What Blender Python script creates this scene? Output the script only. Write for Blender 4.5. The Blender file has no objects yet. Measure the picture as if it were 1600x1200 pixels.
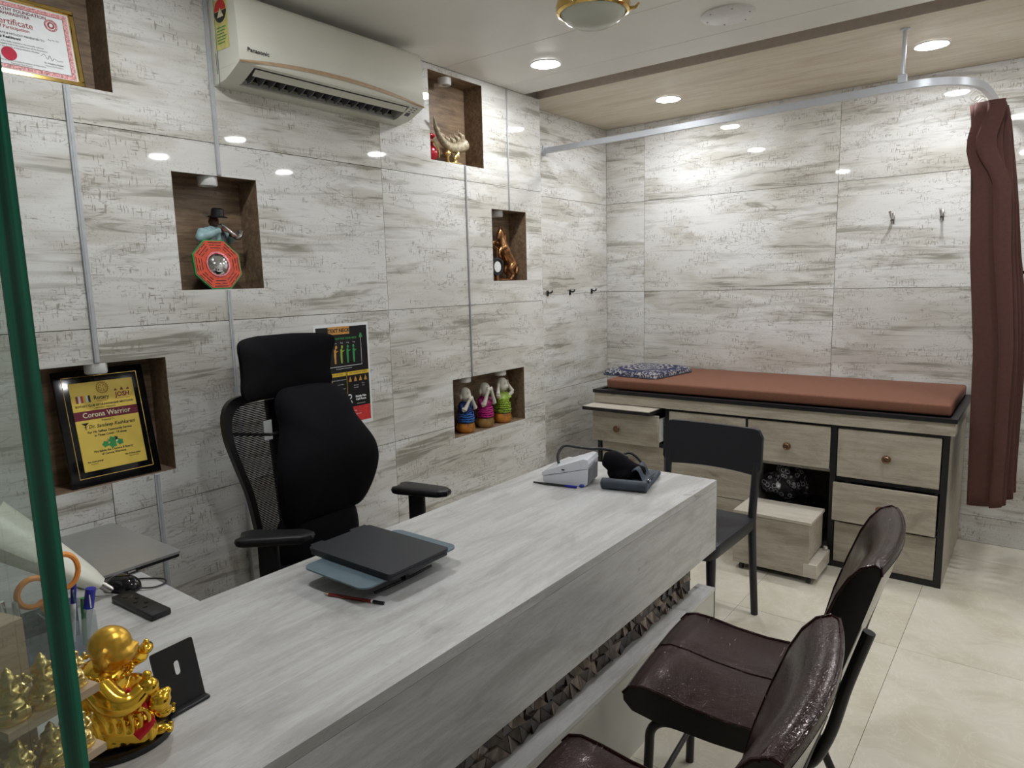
import bpy, bmesh, math, random
from mathutils import Vector, Matrix, Euler
from math import pi, sin, cos, radians as R

random.seed(7)
SC = bpy.context.scene
COL = SC.collection

# ------------------------------------------------------------------ camera, world, exposure
def camera():
    yaw, pitch, roll, fpx = 6.58333473e-01, -1.45972245e-01, -2.54823169e-02, 1082.24
    f = Vector((-sin(yaw) * cos(pitch), cos(yaw) * cos(pitch), sin(pitch)))
    r = Vector((cos(yaw), sin(yaw), 0)); u = r.cross(f)
    r2 = r * cos(roll) + u * sin(roll); u2 = -r * sin(roll) + u * cos(roll)
    cd = bpy.data.cameras.new('camera'); co = bpy.data.objects.new('camera', cd); COL.objects.link(co)
    cd.sensor_fit = 'HORIZONTAL'; cd.sensor_width = 36; cd.lens = fpx * 36 / 1600
    cd.clip_start = .02
    m = Matrix((r2, u2, -f)).transposed().to_4x4(); m.translation = Vector((0, 0, 1.5))
    co.matrix_world = m
    SC.camera = co
camera()
W = bpy.data.worlds.new('world'); SC.world = W; W.use_nodes = True
W.node_tree.nodes['Background'].inputs[0].default_value = (.75, .8, .9, 1)
W.node_tree.nodes['Background'].inputs[1].default_value = .15
SC.view_settings.view_transform = 'Standard'; SC.view_settings.look = 'None'
SC.view_settings.exposure = 0.0; SC.view_settings.gamma = 1.0
SC.view_settings.use_curve_mapping = False
LAMP = 232.0            # emission of every recessed downlight

# ------------------------------------------------------------------ room numbers (metres)
XL, XA, YB, YA, ZC = -2.435, -2.57, 4.489, 3.476, 2.55
XR, YR = 1.5, -1.6
ZD = .74               # desk top

# ------------------------------------------------------------------ materials
def sock(n, *names):
    for k in names:
        if k in n.inputs: return n.inputs[k]
class NT:
    def __init__(s, name):
        s.m = bpy.data.materials.new(name); s.m.use_nodes = True
        s.t = s.m.node_tree; s.b = s.t.nodes['Principled BSDF']; s.out = s.t.nodes['Material Output']
    def n(s, typ, **kw):
        n = s.t.nodes.new(typ)
        for k, v in kw.items():
            if k.startswith('i_'):
                n.inputs[k[2:].replace('_', ' ')].default_value = v
            else: setattr(n, k, v)
        return n
    def l(s, a, b): s.t.links.new(a, b)
    def val(s, v):
        n = s.n('ShaderNodeValue'); n.outputs[0].default_value = v; return n.outputs[0]
    def math(s, op, a, b=None, clamp=False):
        n = s.n('ShaderNodeMath', operation=op, use_clamp=clamp)
        for i, x in enumerate((a, b)):
            if x is None: continue
            if isinstance(x, (int, float)): n.inputs[i].default_value = x
            else: s.l(x, n.inputs[i])
        return n.outputs[0]
    def mix(s, f, a, b):
        n = s.n('ShaderNodeMix', data_type='RGBA')
        for i, x in ((0, f), (6, a), (7, b)):
            if isinstance(x, (int, float)): n.inputs[i].default_value = x
            elif isinstance(x, tuple): n.inputs[i].default_value = (*x[:3], 1)
            else: s.l(x, n.inputs[i])
        return n.outputs[2]
    def ramp(s, x, a, b):
        n = s.n('ShaderNodeMapRange', interpolation_type='SMOOTHSTEP'); s.l(x, n.inputs[0])
        n.inputs[1].default_value = a; n.inputs[2].default_value = b
        return n.outputs[0]
    def noise(s, vec, scale=5, detail=4, rough=.5, dist=0.0):
        n = s.n('ShaderNodeTexNoise'); s.l(vec, n.inputs['Vector'])
        n.inputs['Scale'].default_value = scale; n.inputs['Detail'].default_value = detail
        n.inputs['Roughness'].default_value = rough; n.inputs['Distortion'].default_value = dist
        return n.outputs[0]
    def vec(s, x, y, z=0.0):
        n = s.n('ShaderNodeCombineXYZ')
        for i, q in enumerate((x, y, z)):
            if isinstance(q, (int, float)): n.inputs[i].default_value = q
            else: s.l(q, n.inputs[i])
        return n.outputs[0]
    def obj(s): return s.n('ShaderNodeTexCoord').outputs['Object']
    def xyz(s, v):
        n = s.n('ShaderNodeSeparateXYZ'); s.l(v, n.inputs[0]); return n.outputs
    def scaled(s, v, sc):
        n = s.n('ShaderNodeMapping'); s.l(v, n.inputs[0]); n.inputs['Scale'].default_value = sc; return n.outputs[0]
    def col(s, c):
        if isinstance(c, tuple): s.b.inputs['Base Color'].default_value = (*c[:3], 1)
        else: s.l(c, s.b.inputs['Base Color'])
    def bump(s, h, strength=.2, dist=.002):
        n = s.n('ShaderNodeBump'); s.l(h, n.inputs['Height'])
        n.inputs['Strength'].default_value = strength; n.inputs['Distance'].default_value = dist
        s.l(n.outputs[0], s.b.inputs['Normal'])
    def p(s, **kw):
        for k, v in kw.items():
            k = k.replace('_', ' ')
            s.b.inputs[k].default_value = v
        return s

def plain(name, c, rough=.5, metal=0.0, var=.12, scale=40, bump=0.0, stretch=(1, 1, 1), spec=.5, coat=0.0, coat_rough=.1):
    t = NT(name); v = t.scaled(t.obj(), stretch)
    n = t.noise(v, scale, 4)
    dark = tuple(x * (1 - var) for x in c); lite = tuple(min(1, x * (1 + var)) for x in c)
    t.col(t.mix(t.ramp(n, .3, .7), dark, lite))
    t.p(Roughness=rough, Metallic=metal, Specular_IOR_Level=spec, Coat_Weight=coat, Coat_Roughness=coat_rough)
    if bump: t.bump(t.noise(v, scale * 3, 2), bump, .001)
    return t.m

def tile_mat():
    t = NT('glazed_wall_tile')
    x, y, z = t.xyz(t.obj())
    rnd = t.n('ShaderNodeObjectInfo').outputs['Random']
    u = t.math('ADD', t.math('ADD', x, y), t.math('MULTIPLY', rnd, 9.0))
    v = t.math('ADD', z, t.math('MULTIPLY', rnd, 4.0))
    S = lambda a, b, **k: t.noise(t.vec(t.math('MULTIPLY', u, a), t.math('MULTIPLY', v, b), 0.0), 1.0, **k)
    X = lambda a, b: t.math('MULTIPLY', a, b)
    broad = t.ramp(S(1.6, 6.0, detail=3, rough=.6, dist=.6), .44, .64)
    streak = t.ramp(S(1.5, 20, detail=4, rough=.6, dist=1.1), .52, .63)
    wisps = t.ramp(S(3.5, 48, detail=3, rough=.65, dist=.8), .52, .70)
    fine = t.ramp(S(14, 170, detail=3, rough=.6), .45, .75)
    vert = t.ramp(S(150, 24, detail=2, rough=.6), .56, .66)
    hori = t.ramp(S(24, 170, detail=2, rough=.6), .57, .67)
    patch = t.ramp(S(4.0, 10.0, detail=3, rough=.6, dist=.5), .49, .575)
    glyph = X(t.math('MAXIMUM', vert, hori), patch)
    crack = t.math('SUBTRACT', 1.0, t.ramp(t.math('ABSOLUTE', t.math('SUBTRACT', S(5, 15, detail=3, rough=.6, dist=.6), .5)), .002, .014))
    crack = X(crack, t.ramp(S(2.5, 5, detail=2), .45, .6))
    speck = X(t.ramp(S(110, 150, detail=2), .58, .68), t.ramp(S(3, 8, detail=3), .42, .60))
    base = t.mix(t.ramp(S(1.0, 2.0, detail=2), .35, .65), (.66, .645, .61), (.76, .755, .74))
    base = t.mix(X(broad, .58), base, (.47, .435, .365))
    base = t.mix(X(X(streak, t.math('ADD', X(broad, .75), .28)), .88), base, (.28, .265, .22))
    base = t.mix(X(X(wisps, t.math('ADD', X(broad, .7), .15)), .65), base, (.33, .30, .25))
    base = t.mix(X(fine, .16), base, (.42, .40, .36))
    base = t.mix(X(glyph, .72), base, (.25, .215, .165))
    base = t.mix(X(crack, .5), base, (.26, .23, .18))
    base = t.mix(X(speck, .38), base, (.27, .24, .19))
    t.col(base)
    t.p(Roughness=.035, Specular_IOR_Level=.40)
    return t.m

def wood_mat(name, c1, c2, c3, along='y', rough=.4, scale=1.0, knots=True, spec=.4):
    """printed wood laminate; grain runs along one object axis"""
    t = NT(name); x, y, z = t.xyz(t.obj())
    rnd = t.math('MULTIPLY', t.n('ShaderNodeObjectInfo').outputs['Random'], 5.0)
    if along == 'y': a, b, cc = y, x, z
    elif along == 'x': a, b, cc = x, z, y
    else: a, b, cc = z, x, y
    a = t.math('ADD', a, rnd); b = t.math('ADD', b, rnd)
    S = lambda p, q, **k: t.noise(t.vec(t.math('MULTIPLY', a, p * scale), t.math('MULTIPLY', b, q * scale), t.math('MULTIPLY', cc, q * scale)), 1.0, **k)
    g = S(2.6, 30, detail=8, rough=.68, dist=.5)
    fine = S(30, 420, detail=3, rough=.7)
    pores = t.math('MULTIPLY', t.ramp(S(48, 520, detail=2, rough=.6), .60, .70), t.ramp(S(3, 16, detail=4, rough=.6), .42, .62))
    cl = S(3.0, 9, detail=6, rough=.65, dist=.7)
    kn = t.ramp(S(5, 13, detail=4, dist=1.4), .67, .78)
    base = t.mix(t.ramp(g, .36, .66), c1, c2)
    base = t.mix(t.math('MULTIPLY', t.ramp(cl, .46, .70), .55), base, c3)
    base = t.mix(t.math('MULTIPLY', t.ramp(fine, .42, .72), .30), base, c3)
    base = t.mix(t.math('MULTIPLY', pores, .55), base, tuple(q * .6 for q in c3))
    if knots: base = t.mix(t.math('MULTIPLY', kn, .5), base, tuple(q * .55 for q in c3))
    t.col(base); t.p(Roughness=rough, Specular_IOR_Level=spec)
    t.bump(fine, .08, .0006)
    return t.m

def floor_mat():
    t = NT('cream_marble_floor'); v = t.obj()
    rnd = t.n('ShaderNodeObjectInfo').outputs['Random']
    ad = t.n('ShaderNodeVectorMath', operation='ADD'); t.l(v, ad.inputs[0])
    t.l(t.vec(t.math('MULTIPLY', rnd, 11.0), t.math('MULTIPLY', rnd, 5.0), 0.0), ad.inputs[1])
    n1 = t.noise(ad.outputs[0], 2.2, 6, .6, 1.2); n2 = t.noise(ad.outputs[0], 5.5, 8, .65, 2.0)
    base = t.mix(t.ramp(n1, .35, .68), (.68, .64, .54), (.57, .52, .41))
    vein = t.math('SUBTRACT', 1.0, t.ramp(t.math('ABSOLUTE', t.math('SUBTRACT', n2, .5)), 0.0, .03))
    base = t.mix(t.math('MULTIPLY', vein, .22), base, (.83, .79, .70))
    t.col(base); t.p(Roughness=.13, Specular_IOR_Level=.5)
    return t.m

def fabric_mat(name, c, rough=.85, scale=260, var=.25):
    t = NT(name); v = t.obj()
    w = t.n('ShaderNodeTexWave', wave_type='BANDS', bands_direction='DIAGONAL'); t.l(v, w.inputs[0])
    w.inputs['Scale'].default_value = scale; w.inputs['Distortion'].default_value = 1.5
    n = t.noise(v, 60, 4)
    f = t.math('ADD', t.math('MULTIPLY', w.outputs[1], .5), t.math('MULTIPLY', n, .5))
    t.col(t.mix(t.ramp(f, .2, .8), tuple(q * (1 - var) for q in c), tuple(min(1, q * (1 + var)) for q in c)))
    t.p(Roughness=rough, Specular_IOR_Level=.15); t.bump(f, .25, .0008)
    return t.m

def leather_mat():
    t = NT('maroon_leatherette'); v = t.obj()
    vo = t.n('ShaderNodeTexVoronoi', feature='DISTANCE_TO_EDGE'); t.l(v, vo.inputs[0]); vo.inputs['Scale'].default_value = 220
    cr = t.noise(t.scaled(v, (30, 9, 9)), 1.0, 6, .7, 1.0)
    scr = t.math('MULTIPLY', t.ramp(t.noise(t.scaled(v, (40, 9, 9)), 1.0, 3, .6, 2.0), .66, .70), t.ramp(t.noise(v, 9, 2), .5, .65))
    n = t.noise(v, 7, 4)
    base = t.mix(t.ramp(n, .3, .7), (.007, .0018, .0017), (.017, .004, .0036))
    base = t.mix(t.math('MULTIPLY', scr, .6), base, (.34, .28, .25))
    t.col(base); t.p(Specular_IOR_Level=.34, Specular_Tint=(.95, .72, .70, 1))
    rr = t.math('ADD', .11, t.math('MULTIPLY', t.ramp(cr, .35, .7), .12)); t.l(rr, t.b.inputs['Roughness'])
    h = t.math('ADD', t.math('MULTIPLY', cr, 1.0), t.math('MULTIPLY', t.ramp(vo.outputs[0], 0, .15), .3))
    t.bump(h, .26, .002)
    return t.m

def emit_mat(name, c, s):
    t = NT(name); e = t.n('ShaderNodeEmission'); e.inputs[0].default_value = (*c, 1); e.inputs[1].default_value = s
    t.l(e.outputs[0], t.out.inputs[0]); return t.m

def pane_mat():
    t = NT('clear_glass'); tr = t.n('ShaderNodeBsdfTransparent'); tr.inputs[0].default_value = (.86, .91, .885, 1)
    gl = t.n('ShaderNodeBsdfGlossy'); gl.inputs['Roughness'].default_value = .01; gl.inputs[0].default_value = (1, 1, 1, 1)
    df = t.n('ShaderNodeBsdfDiffuse'); df.inputs[0].default_value = (.62, .68, .65, 1)
    fn = t.n('ShaderNodeFresnel'); fn.inputs[0].default_value = 1.5
    geo = t.n('ShaderNodeNewGeometry'); ff = t.math('MULTIPLY', fn.outputs[0], t.math('SUBTRACT', 1.0, geo.outputs['Backfacing']))
    sm = t.noise(t.obj(), 3, 3)
    m0 = t.n('ShaderNodeMixShader'); t.l(t.math('MULTIPLY', t.ramp(sm, .3, .8), .10), m0.inputs[0]); t.l(tr.outputs[0], m0.inputs[1]); t.l(df.outputs[0], m0.inputs[2])
    m1 = t.n('ShaderNodeMixShader'); t.l(ff, m1.inputs[0]); t.l(m0.outputs[0], m1.inputs[1]); t.l(gl.outputs[0], m1.inputs[2])
    t.l(m1.outputs[0], t.out.inputs[0]); return t.m
def acrylic_mat(name, c, alpha=.75):
    t = NT(name); tr = t.n('ShaderNodeBsdfTransparent'); tr.inputs[0].default_value = (*c, 1)
    m1 = t.n('ShaderNodeMixShader'); m1.inputs[0].default_value = 1 - alpha
    t.p(Roughness=.08); t.col(c)
    t.l(tr.outputs[0], m1.inputs[1]); t.l(t.b.outputs[0], m1.inputs[2]); t.l(m1.outputs[0], t.out.inputs[0]); return t.m

M = {}
M['tile'] = tile_mat()
M['grout'] = plain('grout', (.30, .285, .25), .9)
M['floor'] = floor_mat()
M['plaster'] = plain('painted_ceiling_board', (.83, .815, .775), .45, var=.03, scale=3, spec=.3)
M['ceil_lam'] = wood_mat('ceiling_stone_laminate', (.80, .74, .62), (.70, .62, .49), (.60, .51, .38), 'x', .62, .8, knots=False, spec=.2)
M['slotshade'] = plain('shade_toned_slot_board', (.56, .48, .41), .6, var=.04)  # brown is the shade inside the ceiling slot, put into the board colour
M['niche'] = wood_mat('niche_brown_wood', (.31, .215, .135), (.17, .112, .07), (.085, .056, .037), 'y', .45, 2.0)
M['desk'] = wood_mat('grey_oak_laminate', (.60, .595, .59), (.49, .48, .465), (.30, .285, .265), 'y', .33, 1.1)
M['plinth'] = plain('pale_plinth_laminate', (.52, .51, .46), .14, var=.06, scale=4)
M['cab'] = wood_mat('beige_oak_laminate', (.49, .445, .365), (.385, .34, .27), (.23, .195, .145), 'x', .38, 1.3)
M['cabpale'] = wood_mat('pale_oak_laminate', (.62, .58, .50), (.54, .49, .41), (.42, .37, .30), 'x', .3, 1.3, knots=False)
M['black'] = plain('black_laminate', (.008, .008, .010), .38, var=.2)
M['blackp'] = plain('black_plastic', (.0085, .0085, .0095), .42, var=.15, bump=.05)
M['blackgloss'] = plain('glossy_black_plastic', (.006, .006, .007), .10, var=.1)
M['blackmetal'] = plain('black_tube', (.008, .008, .009), .35, var=.15)
M['mesh'] = fabric_mat('black_mesh_fabric', (.0045, .0045, .006), .9, 500)
M['cush'] = fabric_mat('black_cushion_fabric', (.004, .004, .0055), .9, 420)
M['dark'] = plain('grey_carcass_board', (.36, .335, .30), .6)
M['white'] = plain('white_plastic', (.74, .74, .73), .35, var=.03)
M['cream'] = plain('cream_plastic', (.70, .69, .60), .28, var=.03, scale=6)
M['tan'] = plain('tan_trim', (.46, .32, .20), .35, var=.06)
M['alu'] = plain('aluminium', (.56, .58, .62), .38, metal=.25, var=.05, stretch=(1, 1, 20))
M['chan'] = plain('grey_pvc_channel', (.46, .47, .49), .4, var=.05)
M['chrome'] = plain('chrome', (.75, .76, .78), .08, metal=1.0, var=.03)
M['steel'] = plain('brushed_steel', (.42, .40, .38), .25, metal=1.0, var=.1)
M['brass'] = plain('aged_brass_knob', (.21, .125, .08), .30, metal=.9, var=.35, scale=260)
M['goldring'] = plain('polished_brass', (.70, .49, .16), .14, metal=1.0, var=.1)
M['gold'] = plain('gold_paint', (.86, .53, .06), .17, metal=1.0, var=.06, scale=30)
M['goldpale'] = plain('pale_gold', (.72, .56, .22), .27, metal=.9, var=.18, scale=120)
M['red'] = plain('red_enamel', (.52, .012, .03), .2, var=.15)
M['rexine'] = fabric_mat('brown_rexine', (.20, .088, .056), .62, 300, .18)
M['curtain'] = fabric_mat('brown_curtain_cloth', (.098, .045, .038), .75, 380, .2)
M['leather'] = leather_mat()
M['leatherside'] = plain('black_leatherette_side', (.008, .006, .006), .28, var=.2, bump=.2)
M['backshell'] = plain('floor_sheen_back_panel', (.15, .135, .11), .16, var=.15, scale=30)  # beige of the reflected floor is mixed into this dark glossy shell's colour
M['poly'] = plain('charcoal_polypropylene', (.013, .0135, .019), .40, var=.06, scale=300, bump=.08)
M['glass'] = pane_mat()
t_ = NT('green_glass_edge'); n_ = t_.noise(t_.scaled(t_.obj(), (20, 160, 1.4)), 1.0, 3)
t_.col(t_.mix(t_.ramp(n_, .35, .7), (.002, .052, .034), (.008, .185, .11))); t_.p(Roughness=.12, Specular_IOR_Level=.5); M['glassedge'] = t_.m
M['lamp'] = emit_mat('downlight_glow', (.955, .98, 1.0), LAMP)
M['opal'] = acrylic_mat('frosted_glass_dome', (.80, .82, .74), .35)
M['slate'] = plain('slate_blue_plate', (.115, .165, .195), .38, var=.06)
M['lapblack'] = plain('matte_black_cover', (.013, .015, .020), .48, var=.08, bump=.08)
M['lapgrey'] = plain('grey_aluminium_lid', (.33, .33, .325), .30, metal=.25, var=.03)
M['navy'] = plain('navy_nylon', (.035, .048, .068), .55, var=.15, bump=.15)
M['vanegrey'] = plain('grey_vane', (.20, .20, .21), .4)
M['bpwhite'] = plain('white_monitor_shell', (.70, .72, .77), .25, var=.02)
M['bpgrey'] = plain('grey_monitor_end', (.16, .16, .17), .35)
M['blue'] = plain('blue_plastic', (.01, .015, .30), .3)
M['orange'] = plain('orange_plastic', (.80, .29, .055), .35, var=.05)
M['pencil'] = plain('dark_red_lacquer', (.17, .012, .012), .2, var=.1)
M['paper'] = plain('white_paper', (.78, .80, .80), .6, var=.02)
M['ink'] = plain('black_ink', (.01, .01, .01), .6)
M['inkred'] = plain('maroon_ink', (.16, .008, .03), .5)
M['inkdred'] = plain('dark_red_ink', (.30, .02, .02), .5)
M['redink'] = plain('red_ink', (.60, .03, .03), .5)
M['pink'] = plain('pink_ornament_print', (.72, .33, .33), .6, var=.5, scale=220)
M['plateg'] = plain('gold_award_plate', (.82, .60, .10), .36, metal=.12, var=.08, scale=9)
M['creamink'] = plain('cream_ink', (.75, .68, .45), .5)
M['labelyellow'] = plain('pale_yellow_label', (.66, .60, .20), .5)
M['crimson'] = plain('crimson_seal', (.50, .012, .045), .7, var=.08)
M['green'] = plain('green_ink', (.03, .28, .07), .5)
M['yellow'] = plain('yellow_ink', (.75, .50, .04), .5)
M['amber'] = plain('amber_ink', (.62, .30, .06), .5)
M['inkamber'] = plain('brown_amber_ink', (.36, .15, .015), .5)
M['lime'] = plain('lime_ink', (.30, .42, .05), .5)
M['blackprint'] = plain('black_print', (.010, .010, .012), .25)
M['vermilion'] = plain('vermilion_lacquer', (.64, .065, .022), .5, var=.15, scale=60)
M['skin'] = plain('brown_painted_resin', (.10, .04, .025), .4)
M['teal'] = plain('pale_teal_paint', (.33, .50, .52), .4, var=.2)
M['vest'] = plain('grey_vest_paint', (.10, .10, .12), .5, var=.2)
M['denim'] = plain('dark_trouser_paint', (.03, .035, .05), .5)
M['porcelain'] = plain('cream_porcelain', (.62, .58, .50), .3, var=.05)
M['bronze'] = plain('bronze', (.30, .15, .065), .3, metal=.9, var=.3, scale=60)
M['ivory'] = plain('ivory_resin', (.36, .30, .20), .4, var=.35, scale=70)
M['stone'] = plain('orange_glazed_base', (.42, .16, .025), .2, var=.45, scale=25)
M['stone2'] = plain('brown_glazed_base', (.26, .15, .045), .2, var=.4, scale=25)
M['standwood'] = wood_mat('pale_stand_wood', (.52, .40, .28), (.45, .33, .22), (.35, .25, .16), 'y', .5, 3.0, knots=False)
def striped(name, c1, c2, sc=26):
    t = NT(name); w = t.n('ShaderNodeTexWave', wave_type='BANDS', bands_direction='Z'); t.l(t.obj(), w.inputs[0])
    w.inputs['Scale'].default_value = sc; w.inputs['Distortion'].default_value = 6; w.inputs['Detail Scale'].default_value = 2
    t.col(t.mix(t.ramp(w.outputs[1], .35, .65), c1, c2)); t.p(Roughness=.16); return t.m
for nm, a, b in (('blue', (.008, .02, .09), (.05, .19, .58)), ('pink', (.16, .004, .06), (.60, .03, .26)), ('green', (.07, .12, .01), (.34, .50, .06))):
    M['robe_' + nm] = plain(nm + '_robe_glaze', tuple((x + y) / 2 if nm != 'blue' else x * 2 for x, y in zip(a, b)) if nm == 'green' else tuple(x * 1.3 for x in a), .2, var=.3)
    M['skirt_' + nm] = striped(nm + '_skirt_glaze', a, b)
t_ = NT('bronze_mosaic'); r_ = t_.n('ShaderNodeObjectInfo').outputs['Random']
nz = t_.noise(t_.scaled(t_.obj(), (60, 60, 18)), 1.0, 4)
cm = t_.mix(t_.ramp(r_, .35, .75), (.05, .04, .036), (.30, .235, .19)); t_.col(t_.mix(t_.math('MULTIPLY', t_.ramp(nz, .35, .7), .7), cm, (.09, .07, .06)))
t_.p(Roughness=.22, Metallic=.35); M['mosaic'] = t_.m
t_ = NT('navy_medallion_cloth'); v_ = t_.obj(); x_, y_, z_ = t_.xyz(v_)
ra = t_.math('SQRT', t_.math('ADD', t_.math('POWER', t_.math('MULTIPLY', x_, 5.2), 2.0), t_.math('POWER', t_.math('MULTIPLY', y_, 4.4), 2.0)))
an = t_.math('ARCTAN2', y_, x_)
pet = t_.math('ADD', ra, t_.math('MULTIPLY', t_.math('SINE', t_.math('MULTIPLY', an, 10.0)), .05))
bd = t_.ramp(t_.math('SINE', t_.math('MULTIPLY', pet, 34.0)), .25, .55)
ms = t_.math('SUBTRACT', 1.0, t_.ramp(ra, .78, .84))
cn = t_.math('MULTIPLY', t_.ramp(ra, .92, .96), t_.ramp(t_.noise(v_, 45, 3, .6, 1.5), .52, .56))
mk = t_.math('MAXIMUM', t_.math('MULTIPLY', bd, t_.math('MULTIPLY', ms, t_.ramp(t_.noise(v_, 90, 2), .38, .5))), t_.math('MULTIPLY', cn, .8))
t_.col(t_.mix(mk, (.012, .016, .06), (.50, .47, .42))); t_.p(Roughness=.8); M['medallion'] = t_.m
def bag_mat():
    t = NT('black_polythene'); v = t.obj()
    vo = t.n('ShaderNodeTexVoronoi', feature='F1'); t.l(v, vo.inputs[0]); vo.inputs['Scale'].default_value = 34
    ring = t.math('SUBTRACT', 1.0, t.ramp(t.math('ABSOLUTE', t.math('SUBTRACT', vo.outputs[0], .36)), .03, .09))
    t.col(t.mix(t.math('MULTIPLY', ring, .55), (.016, .016, .018), (.55, .55, .58)))
    t.p(Roughness=.16); t.bump(t.noise(v, 28, 4, .6, 1.0), .9, .012); return t.m
M['bag'] = bag_mat()
M['bagplain'] = plain('plain_black_polythene', (.006, .006, .007), .18, var=.2, scale=30)

# ------------------------------------------------------------------ mesh helpers
ORG = {}
class MB:
    def __init__(s): s.v = []; s.f = []
    def add(s, vs, fs, m=None):
        o = len(s.v)
        s.v += [(m @ Vector(p)) if m is not None else Vector(p) for p in vs]
        s.f += [tuple(i + o for i in f) for f in fs]; return s
    def box(s, x0, x1, y0, y1, z0, z1, m=None):
        vs = [(x, y, z) for x in (x0, x1) for y in (y0, y1) for z in (z0, z1)]
        return s.add(vs, [(0, 1, 3, 2), (4, 6, 7, 5), (0, 4, 5, 1), (2, 3, 7, 6), (0, 2, 6, 4), (1, 5, 7, 3)], m)
    def rbox(s, x0, x1, y0, y1, z0, z1, r=.004, seg=2, m=None):
        bm = bmesh.new(); bmesh.ops.create_cube(bm, size=1)
        for v in bm.verts:
            v.co = Vector(((x0 + x1) / 2 + v.co.x * (x1 - x0), (y0 + y1) / 2 + v.co.y * (y1 - y0), (z0 + z1) / 2 + v.co.z * (z1 - z0)))
        bmesh.ops.bevel(bm, geom=list(bm.edges), offset=r, segments=seg, profile=.5, affect='EDGES')
        bm.verts.index_update()
        s.add([v.co.copy() for v in bm.verts], [[v.index for v in f.verts] for f in bm.faces], m); bm.free(); return s
    def tube(s, pts, r, n=10, closed=False, sx=1.0):
        pts = [Vector(p) for p in pts]; k = len(pts); rr = r if isinstance(r, (list, tuple)) else [r] * k
        vs = []; up = None
        for i, p in enumerate(pts):
            if closed: d = (pts[(i + 1) % k] - pts[i - 1])
            else: d = pts[min(i + 1, k - 1)] - pts[max(i - 1, 0)]
            d.normalize()
            if up is None: up = d.orthogonal().normalized()
            up = (up - d * up.dot(d))
            if up.length < 1e-6: up = d.orthogonal()
            up.normalize(); sd = d.cross(up)
            for j in range(n):
                a = 2 * pi * j / n; vs.append(p + (up * cos(a) * sx + sd * sin(a)) * rr[i])
        fs = []
        for i in range(k if closed else k - 1):
            for j in range(n):
                a, b = i * n, ((i + 1) % k) * n
                fs.append((a + j, a + (j + 1) % n, b + (j + 1) % n, b + j))
        if not closed: fs += [tuple(range(n))[::-1], tuple(range((k - 1) * n, k * n))]
        return s.add(vs, fs)
    def cyl(s, p0, p1, r0, r1=None, n=20):
        return s.tube([p0, p1], [r0, r0 if r1 is None else r1], n)
    def lathe(s, prof, n=28, m=None):
        vs = []; fs = []
        for r, z in prof:
            for j in range(n): vs.append((max(r, 1e-5) * cos(2 * pi * j / n), max(r, 1e-5) * sin(2 * pi * j / n), z))
        for i in range(len(prof) - 1):
            for j in range(n): fs.append((i * n + j, i * n + (j + 1) % n, (i + 1) * n + (j + 1) % n, (i + 1) * n + j))
        fs += [tuple(range(n))[::-1], tuple(range((len(prof) - 1) * n, len(prof) * n))]
        return s.add(vs, fs, m)
    def prism(s, poly, d0, d1, m=None):
        n = len(poly)
        vs = [(x, y, d0) for x, y in poly] + [(x, y, d1) for x, y in poly]
        fs = [tuple(range(n))[::-1], tuple(range(n, 2 * n))] + [(i, (i + 1) % n, n + (i + 1) % n, n + i) for i in range(n)]
        return s.add(vs, fs, m)
    def ell(s, c, r, m=None, nu=16, nv=10):
        vs = []; fs = []
        r = (r, r, r) if isinstance(r, (int, float)) else r
        for i in range(1, nv):
            a = pi * i / nv
            for j in range(nu): vs.append((r[0] * sin(a) * cos(2 * pi * j / nu), r[1] * sin(a) * sin(2 * pi * j / nu), r[2] * cos(a)))
        t = len(vs); vs += [(0, 0, r[2]), (0, 0, -r[2])]
        for i in range(nv - 2):
            for j in range(nu): fs.append((i * nu + j, (i + 1) * nu + j, (i + 1) * nu + (j + 1) % nu, i * nu + (j + 1) % nu))
        for j in range(nu):
            fs.append((t, j, (j + 1) % nu)); fs.append((t + 1, (nv - 2) * nu + (j + 1) % nu, (nv - 2) * nu + j))
        mm = Matrix.Translation(Vector(c)) @ (m if m is not None else Matrix())
        return s.add(vs, fs, mm)
    def pad(s, outline, t0, t1, m=None, p=2.6, rings=(1, .97, .9, .78, .6, .38, .16)):
        """inflated cushion from a closed outline in the local xy plane; t0 below, t1 above"""
        n = len(outline); cx = sum(q[0] for q in outline) / n; cy = sum(q[1] for q in outline) / n
        vs = []; fs = []
        lay = [(k, 1) for k in rings[::-1]] + [(k, -1) for k in rings[1:]]
        for k, sg in lay:
            h = (1 - k ** p) ** (1 / p)
            for x, y in outline: vs.append((cx + (x - cx) * k, cy + (y - cy) * k, h * (t1 if sg > 0 else -t0)))
        for i in range(len(lay) - 1):
            for j in range(n): fs.append((i * n + j, (i + 1) * n + j, (i + 1) * n + (j + 1) % n, i * n + (j + 1) % n))
        fs += [tuple(range(n)), tuple(range((len(lay) - 1) * n, len(lay) * n))[::-1]]
        return s.add(vs, fs, m)
    def warp(s, fn): s.v = [Vector(fn(p)) for p in s.v]; return s
    def build(s, name, mat, parent=None, local=False, ang=38):
        me = bpy.data.meshes.new(name); off = Vector((0, 0, 0))
        if parent is not None and not local: off = ORG[parent.name]
        me.from_pydata([tuple(p - off) for p in s.v], [], s.f)
        bm = bmesh.new(); bm.from_mesh(me); bmesh.ops.recalc_face_normals(bm, faces=bm.faces); bm.to_mesh(me); bm.free()
        me.polygons.foreach_set('use_smooth', [True] * len(me.polygons))
        try: me.set_sharp_from_angle(angle=R(ang))
        except Exception: pass
        me.materials.append(M[mat] if isinstance(mat, str) else mat)
        o = bpy.data.objects.new(name, me); COL.objects.link(o)
        if parent is not None:
            o.parent = parent; ORG[o.name] = off
        return o

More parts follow.
